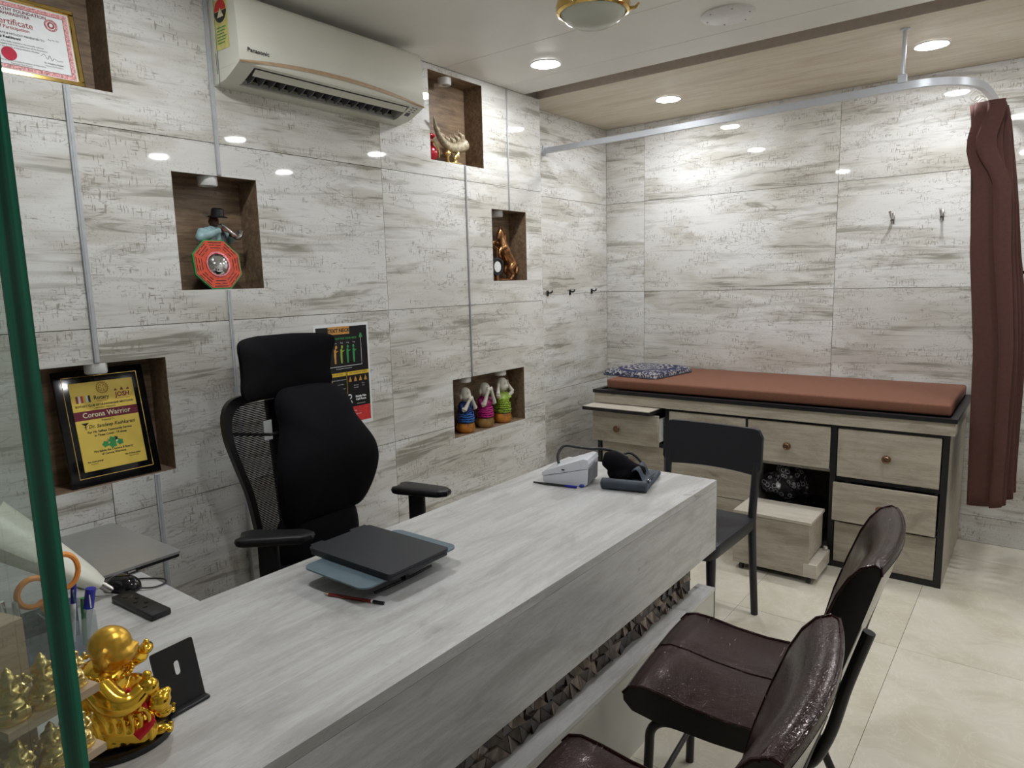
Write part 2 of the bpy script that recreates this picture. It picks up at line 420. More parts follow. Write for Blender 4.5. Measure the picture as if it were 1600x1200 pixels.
def tag(o, label=None, cat=None, group=None, kind=None):
    if label: o['label'] = label
    if cat: o['category'] = cat
    if group: o['group'] = group
    if kind: o['kind'] = kind
    return o
def thing(name, label, cat, loc=(0, 0, 0), rz=0.0, group=None):
    o = bpy.data.objects.new(name, None); COL.objects.link(o); o.empty_display_size = .05
    o.location = loc; o.rotation_euler = (0, 0, rz); ORG[o.name] = Vector(loc)
    return tag(o, label, cat, group)
def single(mb, name, mat, loc, label, cat, group=None, ang=38):
    """a thing that is one mesh; vertices given in world coordinates"""
    L = Vector(loc); mb.v = [p - L for p in mb.v]
    o = mb.build(name, mat, None, True, ang); o.location = L; ORG[o.name] = L
    return tag(o, label, cat, group)
def structure(mb, name, mat, loc=(0, 0, 0)):
    L = Vector(loc); mb.v = [p - L for p in mb.v]
    o = mb.build(name, mat, None, True); o.location = L; ORG[o.name] = L
    return tag(o, kind='structure')
def dup(root, loc, rz=None, label=None):
    def cp(o, par):
        c = o.copy(); COL.objects.link(c)
        if par is not None: c.parent = par
        for ch in o.children: cp(ch, c)
        return c
    r = cp(root, None); r.location = loc
    if rz is not None: r.rotation_euler = (0, 0, rz)
    if label: r['label'] = label
    return r
def evaluated(tmp, name):
    COL.objects.link(tmp); dg = bpy.context.evaluated_depsgraph_get(); dg.update()
    me = bpy.data.meshes.new_from_object(tmp.evaluated_get(dg)); me.name = name
    d = tmp.data; bpy.data.objects.remove(tmp)
    return me
def text(parent, name, s, mat, size, M4, align='CENTER', sx=1.0, bold=0.0, shear=0.0):
    cu = bpy.data.curves.new(name, 'FONT'); cu.body = s; cu.size = size; cu.align_x = align; cu.align_y = 'CENTER'
    cu.offset = bold; cu.resolution_u = 2; cu.shear = shear
    me = evaluated(bpy.data.objects.new(name, cu), name); bpy.data.curves.remove(cu)
    off = ORG[parent.name]
    for v in me.vertices: v.co = (M4 @ Vector((v.co.x * sx, v.co.y, v.co.z))) - off
    me.materials.clear(); me.materials.append(M[mat])
    o = bpy.data.objects.new(name, me); COL.objects.link(o); o.parent = parent; ORG[o.name] = off
    return o
def blob(mb, name, mat, parent, voxel=.004, smooth=4, local=True):
    """one continuous surface grown from overlapping volumes"""
    me = bpy.data.meshes.new('volume'); me.from_pydata([tuple(p) for p in mb.v], [], mb.f)
    bm = bmesh.new(); bm.from_mesh(me); bmesh.ops.recalc_face_normals(bm, faces=bm.faces); bm.to_mesh(me); bm.free()
    t = bpy.data.objects.new('volume', me)
    r = t.modifiers.new('r', 'REMESH'); r.mode = 'VOXEL'; r.voxel_size = voxel
    q = t.modifiers.new('s', 'SMOOTH'); q.iterations = smooth; q.factor = .5
    out = evaluated(t, name); bpy.data.meshes.remove(me)
    off = Vector((0, 0, 0)) if local else ORG[parent.name]
    for v in out.vertices: v.co -= off
    out.polygons.foreach_set('use_smooth', [True] * len(out.polygons))
    out.materials.clear(); out.materials.append(M[mat])
    o = bpy.data.objects.new(name, out); COL.objects.link(o); o.parent = parent; ORG[o.name] = off
    return o
def frame(o, ex, ey, ez):
    m = Matrix((Vector(ex), Vector(ey), Vector(ez))).transposed().to_4x4(); m.translation = Vector(o); return m
def rrect(w, h, r, n=4):
    pts = []
    for cx, cy, a0 in ((w / 2 - r, h / 2 - r, 0), (-w / 2 + r, h / 2 - r, 90), (-w / 2 + r, -h / 2 + r, 180), (w / 2 - r, -h / 2 + r, 270)):
        for k in range(n + 1): a = R(a0 + 90 * k / n); pts.append((cx + r * cos(a), cy + r * sin(a)))
    return pts
def arc(c, r, a0, a1, n, ax=(1, 0, 0), ay=(0, 0, 1)):
    c = Vector(c); ax = Vector(ax); ay = Vector(ay)
    return [c + ax * r * cos(R(a0 + (a1 - a0) * k / n)) + ay * r * sin(R(a0 + (a1 - a0) * k / n)) for k in range(n + 1)]
def bez(pts, n=8):
    """smooth curve through points (Catmull-Rom)"""
    P = [Vector(p) for p in pts]; P = [P[0] * 2 - P[1]] + P + [P[-1] * 2 - P[-2]]; out = []
    for i in range(1, len(P) - 2):
        for k in range(n):
            t = k / n; a, b, c, d = P[i - 1:i + 3]
            out.append(.5 * ((2 * b) + (-a + c) * t + (2 * a - 5 * b + 4 * c - d) * t * t + (-a + 3 * b - 3 * c + d) * t ** 3))
    out.append(P[-2]); return out

# ================================================================== THE ROOM
# niches in the left wall: y0, y1, z0, z1
NICHES = [(.62, 1.086, 2.136, 2.50), (.72, 1.17, .870, 1.272), (1.252, 1.579, 1.501, 1.91), (2.548, 2.95, 2.103, 2.522), (3.006, 3.319, 1.509, 1.898), (2.643, 3.267, .690, 1.002)]
ND = .125
def cells(u0, u1, v0, v1, holes):
    us = sorted({u0, u1, *[h for a in holes for h in a[:2] if u0 < h < u1]})
    vs = sorted({v0, v1, *[h for a in holes for h in a[2:] if v0 < h < v1]})
    for i in range(len(us) - 1):
        for j in range(len(vs) - 1):
            cu, cv = (us[i] + us[i + 1]) / 2, (vs[j] + vs[j + 1]) / 2
            if not any(a[0] < cu < a[1] and a[2] < cv < a[3] for a in holes): yield us[i], us[i + 1], vs[j], vs[j + 1]
G = .0012; TT = .008
def wall_tiles(parent, P, us, vs, holes):
    """tiles of a wall; P(u, v, d) -> world point with d in front of the backing"""
    for i in range(len(us) - 1):
        for j in range(len(vs) - 1):
            a, b, c0, c1 = us[i] + G, us[i + 1] - G, vs[j] + G, vs[j + 1] - G
            mb = MB()
            for (p, q, r, s) in cells(a, b, c0, c1, holes):
                mb.add([P(p, r, TT), P(q, r, TT), P(q, s, TT), P(p, s, TT)], [(0, 1, 2, 3)])
            for (p, q), (r, s) in (((a, c0), (b, c0)), ((b, c0), (b, c1)), ((b, c1), (a, c1)), ((a, c1), (a, c0))):
                mid = ((p + r) / 2, (q + s) / 2)
                if any(h[0] < mid[0] < h[1] and h[2] < mid[1] < h[3] for h in holes): continue
                mb.add([P(p, q, 0), P(r, s, 0), P(r, s, TT), P(p, q, TT)], [(0, 1, 2, 3)])
            if not mb.f: continue
            L = Vector(P(us[i], vs[j], 0)); off = ORG[parent.name]
            mb.v = [v - L for v in mb.v]
            o = mb.build('tile', 'tile', None, True); o.parent = parent; o.location = L - off

# left wall: backing with openings, tiles, niche linings
mb = MB(); BK = XL - TT
for (p, q, r, s) in cells(YR, YA, 0, ZC + .15, NICHES): mb.add([(BK, p, r), (BK, q, r), (BK, q, s), (BK, p, s)], [(0, 1, 2, 3)])
mb.add([(BK - .2, YR, 0), (BK - .2, YA, 0), (BK - .2, YA, ZC + .15), (BK - .2, YR, ZC + .15)], [(0, 1, 2, 3)])
wl = structure(mb, 'wall_left', 'grout', (BK, 0, 0))
wall_tiles(wl, lambda u, v, d: (BK + d, u, v), [YR, -.31, .952, 2.222, YA], [0, .12, .757, 1.385, 2.025, ZC], NICHES)
for (p, q, r, s) in NICHES:
    b = XL - ND; f = XL - .0004; w = .012
    mb = MB()
    mb.box(b - w, b, p - w, q + w, r - w, s + w)
    mb.box(b, f, p - w, p, r - w, s + w); mb.box(b, f, q, q + w, r - w, s + w)
    mb.box(b, f, p, q, r - w, r); mb.box(b, f, p, q, s, s + w)
    mb.build('niche_lining', 'niche', wl)
# return of the wall into the couch alcove
mb = MB(); mb.box(XA, XL - TT - .001, YA - .02, YA - .001, 0, ZC + .15); mb.box(XL - .03, XL - .0005, YA - .001, YA + .003, 0, ZC)
structure(mb, 'trim_1', 'tile', (XA, YA, 0))
# alcove wall
mb = MB(); mb.box(XA - TT - .05, XA - TT, YA - .02, YB + .05, 0, ZC + .1)
wa = structure(mb, 'wall_alcove', 'grout', (XA - TT, YA, 0))
wall_tiles(wa, lambda u, v, d: (XA - TT + d, u, v), [YA - .02, YB], [0, .15, .781, 1.413, 2.03, ZC], [])
# back wall
mb = MB(); mb.box(XA - .06, XR + .05, YB + TT, YB + .06, 0, ZC + .1)
wb = structure(mb, 'wall_back', 'grout', (XA, YB + TT, 0))
wall_tiles(wb, lambda u, v, d: (u, YB + TT - d, v), [XA, -2.27, -1.02, .225, XR], [0, .149, .781, 1.413, 2.032, ZC], [])
# walls behind the photographer
mb = MB(); mb.box(XR + TT, XR + .06, YR - .05, YB + .06, 0, ZC + .1)
wr = structure(mb, 'wall_right', 'grout', (XR + TT, YR, 0))
wall_tiles(wr, lambda u, v, d: (XR + TT - d, u, v), [YR, -.3, .95, 2.22, 3.47, YB], [0, .15, .781, 1.413, 2.03, ZC], [])
mb = MB(); mb.box(XL - .1, XR + .06, YR - .06, YR - TT, 0, ZC + .1)
wq = structure(mb, 'wall_rear', 'grout', (XL, YR - TT, 0))
wall_tiles(wq, lambda u, v, d: (u, YR - TT + d, v), [XL, -1.2, .05, 1.3, XR], [0, .15, .781, 1.413, 2.03, ZC], [])

# floor: screed and marble tiles
mb = MB(); mb.box(XA - .06, XR + .06, YR - .06, YB + .06, -.08, -.012)
fl = structure(mb, 'floor', 'grout', (0, 0, -.012))
fx = [XA, -1.65, -1.037, -.385, .26, .905, XR]; fy = [YR, -.60, .60, 1.8, 3.0, 4.2, YB]
for i in range(len(fx) - 1):
    for j in range(len(fy) - 1):
        mb = MB(); cx, cy = fx[i], fy[j]
        mb.box(.0008, fx[i + 1] - fx[i] - .0008, .0008, fy[j + 1] - fy[j] - .0008, 0, .012)
        o = mb.build('floor_tile', 'floor', None, True); o.parent = fl; o.location = (cx, cy, 0)
# skirting line at the foot of the back wall is the lowest tile course

# ceiling: slab, boards, slot, stone-print laminate over the couch
mb = MB(); mb.box(XL - .3, XR + .06, YR - .06, YB + .06, ZC + .13, ZC + .2)
ce = structure(mb, 'ceiling', 'slotshade', (0, 0, ZC + .13))
for y0, y1 in ((YR, -.3), (-.3, 1.2), (1.2, 2.66), (2.66, 3.115), (3.115, 3.33)):
    mb = MB(); mb.rbox(XL + .0005, XR, y0 + .0015, y1 - .0015, ZC, ZC + .10, .0015, 1); mb.build('ceiling_board', 'plaster', ce)
mb = MB(); mb.box(XA, XR, 3.477, YB, ZC, ZC + .1); mb.build('laminate_board', 'ceil_lam', ce)
mb = MB(); mb.box(XA, XR, 3.470, 3.477, ZC, ZC + .13); mb.build('slot_face', 'slotshade', ce)

# ------------------------------------------------------------------ recessed downlights and ceiling fittings
def downlight(x, y, label, r=.062):
    t = thing('downlight', label, 'ceiling light', (x, y, ZC), 0, 'recessed round downlights')
    prof = [(r, -.001), (r + .012, -.001), (r + .014, -.005), (r + .010, -.008), (r, -.006)]
    mb = MB(); n = 32
    vs = [(a * cos(2 * pi * j / n), a * sin(2 * pi * j / n), z) for a, z in prof for j in range(n)]
    fs = [(i * n + j, i * n + (j + 1) % n, ((i + 1) % 5) * n + (j + 1) % n, ((i + 1) % 5) * n + j) for i in range(5) for j in range(n)]
    mb.add(vs, fs).build('rim', 'white', t, True)
    mb = MB(); mb.lathe([(0, -.002), (r, -.002), (r, -.006), (r * .93, -.009), (r * .7, -.011), (0, -.012)], 24); mb.build('diffuser', 'lamp', t, True)
    return t
downlight(-2.02, 2.943, 'lit round downlight in the painted ceiling beside the gold-rimmed lamp')
downlight(-1.862, 3.986, 'lit round downlight over the left half of the couch')
downlight(-.512, 3.933, 'lit round downlight over the couch near the curtain rail hanger')
for x, y, lb in ((.74, 3.93, 'lit downlight outside the frame beyond the curtain'), (-.25, 2.86, 'lit downlight outside the frame over the leather chairs'), (.74, 2.80, 'lit downlight outside the frame over the right aisle'),
                 (-1.77, 1.02, 'lit downlight outside the frame above the laptop end of the desk'), (-.25, 1.0, 'lit downlight outside the frame in front of the desk')):
    downlight(x, y, lb)

t = thing('ceiling_dome_lamp', 'unlit frosted glass dome lamp in a gold ring on the ceiling', 'ceiling light', (-1.365, 2.295, ZC))
MB().lathe([(.0, 0), (.07, 0), (.07, -.035), (.110, -.045), (.128, -.060), (.134, -.080), (.130, -.100), (.120, -.106), (.120, -.08), (0, -.08)], 40).build('gold_ring', 'goldring', t, True)
MB().lathe([(.119, -.098), (.112, -.112), (.095, -.130), (.07, -.142), (.04, -.149), (0.0, -.151)], 40).build('glass_dome', 'opal', t, True)
for k in range(3):
    mb = MB(); a = 2 * pi * k / 3 + .55; c, s_ = cos(a), sin(a)
    mb.tube([(.128 * c, .128 * s_, -.095), (.150 * c, .150 * s_, -.092), (.163 * c, .163 * s_, -.078)], [.008, .006, .004], 8)
    mb.build('clip', 'goldring', t, True)
t = thing('ceiling_speaker', 'round white perforated speaker grille set in the ceiling', 'speaker', (-1.105, 2.92, ZC))
MB().lathe([(0, 0), (.108, 0), (.108, -.006), (.100, -.010), (.0, -.012)], 40).build('grille', 'white', t, True)
for k in range(6):
    a = k * pi / 3; MB().ell((.088 * cos(a), .088 * sin(a), -.0115), (.004, .004, .0015), None, 8, 4).build('screw', 'steel', t, True)

# ------------------------------------------------------------------ cable channels and hooks
def channel(y, z0, z1, w, label):
    mb = MB(); mb.rbox(XL, XL + .008, y - w / 2, y + w / 2, z0, z1, .002, 1); mb.box(XL + .007, XL + .0095, y - w / 6, y + w / 6, z0 + .002, z1 - .002)
    single(mb, 'cable_channel', 'chan', (XL, y, z0), label, 'cable channel', 'cable channels on the tiled wall')
channel(.948, 1.274, 2.134, .018, 'grey cable channel from the certificate niche down to the gold award')
channel(1.428, 1.912, 2.545, .016, 'grey cable channel at the left end of the air conditioner')
channel(1.428, .02, 1.499, .014, 'grey cable channel below the saxophone figure running behind the office chair')
channel(1.10, .02, .868, .018, 'grey cable channel below the gold award niche')
channel(2.797, 1.004, 2.101, .008, 'thin cable channel between the tusk niche and the three monks')
channel(3.160, 1.90, 2.545, .006, 'thin cable channel from the ceiling down to the horse niche')

def puck(y, z, label, x=XL - .055, r=.034, h=.034):
    t = thing('niche_spotlight', label, 'spotlight', (x, y, z), 0, 'white puck lights under the niche tops')
    MB().lathe([(0, 0), (r, 0), (r, -h + .004), (r - .003, -h), (r * .62, -h), (r * .55, -h + .006), (0, -h + .006)], 24).build('housing', 'white', t, True)
    MB().lathe([(0, -h + .004), (r * .4, -h + .004), (r * .4, -h + .002), (0, -h + .002)], 16).build('lens', 'chrome', t, True)
puck(.955, 1.272, 'white puck light above the gold award', XL - .03)
puck(1.405, 1.91, 'white puck light above the saxophone figure', XL - .04)
puck(2.72, 2.522, 'white puck light above the carved tusk', XL - .05)
puck(3.125, 1.898, 'white puck light above the bronze horse', XL - .06)
puck(2.80, 1.002, 'white puck light above the blue-robed monk', XL - .055)
puck(3.11, 1.002, 'white puck light above the green-robed monk', XL - .055)

for y, lb in ((3.72, 'black wall hook nearest the wall edge, leftmost of three'), (3.986, 'black wall hook, middle one of three beside the couch'), (4.27, 'black wall hook nearest the room corner, rightmost of three')):
    t = thing('wall_hook', lb, 'hook', (XA, y, 1.425), 0, 'black hooks on the alcove wall')
    MB().rbox(0, .006, -.011, .011, -.02, .016, .002, 1).build('plate', 'blackp', t, True)
    MB().tube(bez([(.004, 0, .004), (.022, 0, 0), (.036, 0, .004), (.040, 0, .016)], 5), .005, 8).build('prong', 'blackp', t, True)
for x, z, lb in ((-.726, 1.80, 'chrome double coat hook, left one on the back wall'), (-.488, 1.80, 'chrome double coat hook nearest the brown curtain')):
    t = thing('coat_hook', lb, 'hook', (x, YB, z), 0, 'chrome hooks on the back wall')
    MB().rbox(-.010, .010, -.006, 0, -.028, .032, .003, 2).build('plate', 'steel', t, True)
    MB().tube(bez([(0, -.004, -.005), (0, -.06, .004), (0, -.098, .030)], 6), [.006] * 6 + [.005] * 6 + [.008], 8).build('prong', 'steel', t, True)
    MB().tube(bez([(0, -.004, -.012), (0, -.025, -.026), (0, -.046, -.012)], 5), .005, 8).build('lower_prong', 'steel', t, True)
t = thing('switch_plate', 'black-framed white switch plate on the back wall by the curtain', 'switch', (-.075, YB, 1.44))
MB().rbox(-.055, .055, -.010, 0, -.052, .052, .003, 2).build('frame', 'blackgloss', t, True)
for k in range(3): MB().rbox(-.042 + k * .029, -.016 + k * .029, -.014, -.009, -.034, .034, .002, 1).build('rocker', 'white', t, True)

# ------------------------------------------------------------------ glass partition at the left edge of the picture
t = thing('glass_partition', 'clear glass partition with a dark green polished edge beside the desk end', 'glass partition', (-1.49, .172, 0))
MB().box(-2.432, -.5525, .1625, .1775, .002, 2.545).build('pane', 'glass', t)
MB().box(-.5525, -.550, .1625, .1775, .002, 2.545).build('polished_edge', 'glassedge', t)['label'] = 'dark green polished glass edge'

# ================================================================== DESK
t = thing('reception_desk', 'long grey oak desk with mosaic front, step plinth and laptop return', 'desk', (-1.28, 1.33, 0))
mb = MB(); mb.box(-1.61, -.947, .19, 2.475, ZD - .025, ZD); mb.build('desk_top', 'desk', t)
mb = MB(); mb.box(-.972, -.9465, .19, 2.4755, .465, ZD - .0262); mb.build('front_fascia', 'desk', t)
mb = MB(); mb.box(-1.61, -.973, 2.450, 2.4755, .465, ZD - .0262); mb.build('end_fascia', 'desk', t)
mb = MB(); mb.box(-1.61, -.9475, .1905, 2.4745, ZD - .0262, ZD - .0250); mb.build('edge_line', 'black', t)
mb = MB(); mb.box(-1.61, -.973, .19, 2.449, .465, .480); mb.build('soffit_board', 'desk', t)
mb = MB(); mb.box(-1.40, -1.016, .19, 2.40, 0, .465); mb.build('pedestal', 'black', t)
mb = MB(); mb.box(-1.016, -.947, .19, 2.475, .296, .31); mb.build('plinth_top', 'desk', t)
mb = MB(); mb.box(-1.015, -.949, .19, 2.473, 0, .2955); mb.build('plinth_front', 'plinth', t)
mb = MB(); mb.box(-2.43, -1.6105, .19, .80, ZD - .025, ZD); mb.build('return_top', 'desk', t)
mb = MB(); mb.box(-2.43, -2.405, .20, .78, 0, ZD - .0255); mb.build('return_side', 'desk', t)
mb = MB(); mb.box(-2.404, -1.61, .195, .215, 0, ZD - .0255); mb.build('return_back', 'desk', t)
# triangular relief mosaic between fascia and plinth
def relief(upper, hi, w, h, d=.010):
    """one triangular tile of a cell; the corner number hi stands proud"""
    e = .0012
    q = [(w - e, h - e), (e * 2, h - e), (w - e, e * 2)] if upper else [(e, e), (w - 2 * e, e), (e, h - 2 * e)]
    vs = [(0, y, z) for y, z in q] + [(.002 + (d if k == hi else 0), y, z) for k, (y, z) in enumerate(q)]
    return MB().add(vs, [(0, 2, 1), (3, 4, 5), (0, 1, 4, 3), (1, 2, 5, 4), (2, 0, 3, 5)])
rows, hh, ww = 3, .0515, .048
protos = {}
for r_ in range(rows):
    for k in range(29):
        y0 = 1.015 + k * ww + (r_ % 2) * ww / 2
        if y0 + ww > 2.40: continue
        for up in (0, 1):
            key = (up, random.choice((0, 1, 2)))
            if key not in protos: o = protos[key] = relief(*key, ww, hh).build('mosaic_tile', 'mosaic', t, True, 10)
            else: o = protos[key].copy(); COL.objects.link(o)
            o.location = Vector((-1.016, y0, .3105 + r_ * hh)) - Vector((-1.28, 1.33, 0))
mb = MB()
for r_ in range(rows):
    for k in range(16):
        for up in (0, 1):
            q = relief(up, random.choice((0, 1, 2)), ww, hh); o0 = Vector((-1.016, .20 + k * ww + (r_ % 2) * ww / 2, .3105 + r_ * hh)); mb.add([p + o0 for p in q.v], q.f)
tag(mb.build('mosaic_field', 'mosaic', t, False, 10), kind='stuff')

# ================================================================== EXAMINATION COUCH
def knob(parent, x, y, z):
    m = frame((x, y, z), (1, 0, 0), (0, 0, 1), (0, -1, 0))
    MB().lathe([(.007, 0), (.007, .012), (.012, .016), (.0205, .019), (.0215, .024), (.017, .027), (.014, .0255), (.010, .029), (.005, .028), (0, .030)], 24, m).build('knob', 'brass', parent)
t = thing('examination_couch', 'oak and black clinic couch cabinet with drawers and open foot bay', 'cabinet', (-1.25, 4.09, 0))
mb = MB(); mb.box(-2.205, -.295, 3.690, 4.484, .748, .808); mb.build('top_band', 'cab', t)
mb = MB()
for a in ((-2.212, -.288, 3.682, 3.712, .808, .828), (-2.212, -.288, 4.46, 4.486, .808, .828), (-2.212, -2.182, 3.712, 4.46, .808, .828), (-.318, -.288, 3.712, 4.46, .808, .828)): mb.box(*a)
mb.build('rim', 'black', t)
mb = MB(); mb.box(-2.182, -.318, 3.712, 4.46, .808, .818); mb.build('bed_board', 'black', t)
mb = MB(); mb.box(-.335, -.313, 3.722, 4.484, 0, .748); mb.build('side_panel', 'cab', t)
mb = MB(); mb.box(-2.190, -2.17, 3.722, 4.484, 0, .748); mb.build('side_panel', 'cab', t)
mb = MB(); mb.box(-2.17, -.335, 4.46, 4.484, 0, .748); mb.build('back_panel', 'dark', t)
for x in (-1.72, -1.215, -.815): MB().box(x - .008, x + .008, 3.726, 4.46, .02, .745).build('divider', 'dark', t)
MB().box(-2.17, -.335, 3.726, 4.46, .0, .02).build('bottom_board', 'dark', t)
MB().box(-1.71, -.825, 3.74, 4.46, .49, .51).build('shelf', 'dark', t)
for a in ((-.340, -.313, 3.703, 3.722, 0, .7475), (-.824, -.797, 3.703, 3.722, 0, .744), (-.797, -.340, 3.703, 3.722, .733, .7475), (-.797, -.340, 3.705, 3.722, 0, .031), (-.797, -.340, 3.708, 3.722, .462, .480), (-.797, -.340, 3.708, 3.722, .247, .258),
          (-2.192, -2.168, 3.706, 3.722, 0, .7475), (-1.735, -1.711, 3.706, 3.722, 0, .7475), (-2.168, -1.735, 3.708, 3.722, .50, .53), (-2.168, -1.735, 3.706, 3.722, 0, .031), (-1.259, -1.250, 3.706, 3.722, .51, .744), (-1.711, -.824, 3.712, 3.722, .735, .7475)):
    MB().box(*a).build('frame_bar', 'black', t)
def drawer(x0, x1, z0, z1, yf, kx, kz, mat='cab'):
    mb = MB(); mb.rbox(x0, x1, yf, yf + .017, z0, z1, .0015, 1)
    d = mb.build('drawer', mat, t)
    mb = MB(); b = yf + .30
    mb.box(x0 + .015, x0 + .027, yf + .018, b, z0 + .02, z1 - .03); mb.box(x1 - .027, x1 - .015, yf + .018, b, z0 + .02, z1 - .03); mb.box(x0 + .027, x1 - .027, yf + .018, b, z0 + .02, z0 + .03)
    mb.build('drawer_box', 'white', d)
    if kx is not None: knob(d, kx, yf, kz)
drawer(-.792, -.345, .484, .730, 3.700, -.567, .605)
drawer(-.800, -.346, .261, .458, 3.668, -.577, .355)
drawer(-.792, -.345, .034, .244, 3.700, -.567, .14)
drawer(-1.247, -.828, .514, .732, 3.700, -1.034, .613)
drawer(-1.708, -1.262, .514, .732, 3.700, -1.485, .613)
drawer(-2.175, -1.738, .525, .712, 3.617, -2.0, .612)
drawer(-2.150, -1.738, .290, .505, 3.690, -1.944, .40)
drawer(-2.150, -1.738, .035, .283, 3.690, -1.944, .16)
MB().rbox(-1.708, -1.222, 3.700, 3.717, .27, .508, .0015, 1).build('door_panel', 'cab', t)
MB().rbox(-1.708, -1.222, 3.700, 3.717, .034, .266, .0015, 1).build('door_panel', 'cab', t)
mb = MB(); mb.box(-1.222, -1.212, 3.695, 3.705, .38, .42); mb.build('hinge', 'chrome', t)
tr = MB().box(-2.207, -1.762, 3.548, 3.90, .722, .7405).build('pull_out_tray', 'black', t)
MB().box(-2.203, -1.766, 3.553, 3.90, .7405, .7445).build('tray_top', 'cabpale', tr)

single(MB().rbox(-2.15, -.320, 3.745, 4.472, .8285, .886, .012, 3).warp(lambda p: (p.x, p.y, p.z + .002 * sin(p.x * 5) if p.z > .86 else p.z)), 'couch_mattress', 'rexine', (-1.235, 4.1, .8285), 'thin brown fabric mattress lying on the couch cabinet', 'mattress')
# pillow
t = thing('pillow', 'flat navy pillow with cream medallion print at the head of the mattress', 'pillow', (-2.045, 4.10, .886), R(-7))
m = MB().pad(rrect(.40, .46, .05, 6), .0, .050, None, 3.0)
m.warp(lambda p: (p.x * (1 + .05 * abs(p.y / .23) ** 3), p.y * (1 + .05 * abs(p.x / .2) ** 3), p.z + .004)); m.build('cover', 'medallion', t, True)
MB().tube([(x * 1.01, y * 1.01, .006) for x, y in rrect(.405, .465, .05, 6)], .004, 6, True).build('piping', 'navy', t, True)

# pull-out step box on castors
t = thing('step_box', 'oak step box on castors rolled out from under the couch', 'step stool', (-1.0, 3.53, 0))
MB().rbox(-1.21, -.838, 3.405, 3.424, .035, .298, .0015, 1).build('front_panel', 'cab', t)
MB().rbox(-1.212, -.830, 3.403, 3.66, .298, .314, .002, 1).build('lid', 'cabpale', t)
MB().rbox(-.856, -.838, 3.4245, 3.655, .12, .2975, .0015, 1).build('side_panel', 'cab', t)
MB().rbox(-1.21, -1.192, 3.4245, 3.655, .035, .2975, .0015, 1).build('side_panel', 'cab', t)
MB().rbox(-.862, -.798, 3.404, 3.655, .035, .105, .002, 1).build('side_rail', 'cabpale', t)
MB().box(-1.19, -.865, 3.426, 3.655, .030, .042).build('base_board', 'black', t)
for x in (-1.17, -.84):
    for y in (3.425, 3.63):
        w = MB().cyl((x - .009, y, .0155), (x + .009, y, .0155), .0155, n=16).build('castor', 'blackp', t)
MB().ell((-.815, 3.635, .118), (.013, .013, .013)).build('castor_stud', 'chrome', t)

def crumple(c, r, seed, k=9):
    rnd = random.Random(seed); mb = MB()
    for _ in range(k):
        d = Vector((rnd.uniform(-1, 1), rnd.uniform(-1, 1), rnd.uniform(-.2, 1)))
        mb.ell(Vector(c) + Vector((d.x * r[0] * .55, d.y * r[1] * .55, r[2] * .45 + d.z * r[2] * .35)), (r[0] * rnd.uniform(.3, .55), r[1] * rnd.uniform(.3, .55), r[2] * rnd.uniform(.3, .5)), Euler((rnd.uniform(0, 3), rnd.uniform(0, 3), 0)).to_matrix().to_4x4(), 12, 8)
    mb.warp(lambda p: (p.x, p.y, max(p.z, c[2])))
    return mb
t = thing('plastic_bag', 'black polythene bag with ring print lying crumpled on top of the stuffed bags', 'plastic bag', (-1.1, 3.86, .02), 0, 'bags in the couch bay')
b = blob(crumple((-1.08, 3.84, .27), (.115, .09, .19), 5, 12), 'bag_body', 'bag', t, .010, 2, False)
m = crumple((-1.09, 3.79, .33), (.03, .03, .06), 9, 5); blob(m, 'torn_label', 'paper', t, .008, 2, False)
t = thing('plastic_bag', 'plain black polythene bag stuffed low in the couch bay behind the step box', 'plastic bag', (-.98, 3.95, .02), 0, 'bags in the couch bay')
blob(crumple((-.99, 3.90, .021), (.13, .16, .25), 3, 14), 'bag_body', 'bagplain', t, .012, 2, False)

# ================================================================== CURTAIN AND RAIL
zr = 2.31
path = [(XA + .002, 3.72), (-1.9, 3.70), (-1.2, 3.655), (-.75, 3.62)]
p0 = Vector((-.57, 3.61)); rad = .25
path += [(-.57, 3.61), (-.47, 3.622), (-.385, 3.672), (-.325, 3.76), (-.295, 3.87), (-.275, 4.1), (-.26, YB - .002)]
pts = [Vector((p[0], p[1], zr)) for p in path]
sm = [pts[0]] + bez(pts[1:], 8)
t = thing('curtain_rail', 'silver aluminium curtain rail bent round the couch and hung from ceiling', 'curtain rail', (-1.3, 3.66, zr))
mb = MB(); vs = []; n = len(sm)
for i, p in enumerate(sm):
    d = (sm[min(i + 1, n - 1)] - sm[max(i - 1, 0)]).normalized(); s_ = Vector((-d.y, d.x, 0))
    for a, b in ((-.011, -.016), (.011, -.016), (.011, .016), (-.011, .016)): vs.append(p + s_ * a + Vector((0, 0, b)))
fs = [(i * 4 + j, i * 4 + (j + 1) % 4, i * 4 + 4 + (j + 1) % 4, i * 4 + 4 + j) for i in range(n - 1) for j in range(4)] + [(0, 1, 2, 3), tuple(range(4 * n - 4, 4 * n))]
mb.add(vs, fs).build('track', 'alu', t)
MB().cyl((-.575, 3.61, zr + .016), (-.575, 3.61, ZC - .004), .008).build('hanger_rod', 'alu', t)
MB().lathe([(0, 0), (.02, 0), (.02, -.004), (.008, -.008), (0, -.008)], 20, Matrix.Translation((-.575, 3.61, ZC - .0005))).build('ceiling_flange', 'alu', t)
MB().rbox(-.592, -.558, 3.595, 3.625, zr + .012, zr + .05, .003, 1).build('hanger_clamp', 'alu', t)
MB().rbox(XA + .0005, XA + .006, 3.69, 3.75, zr - .03, zr + .03, .002, 1).build('wall_bracket', 'alu', t)

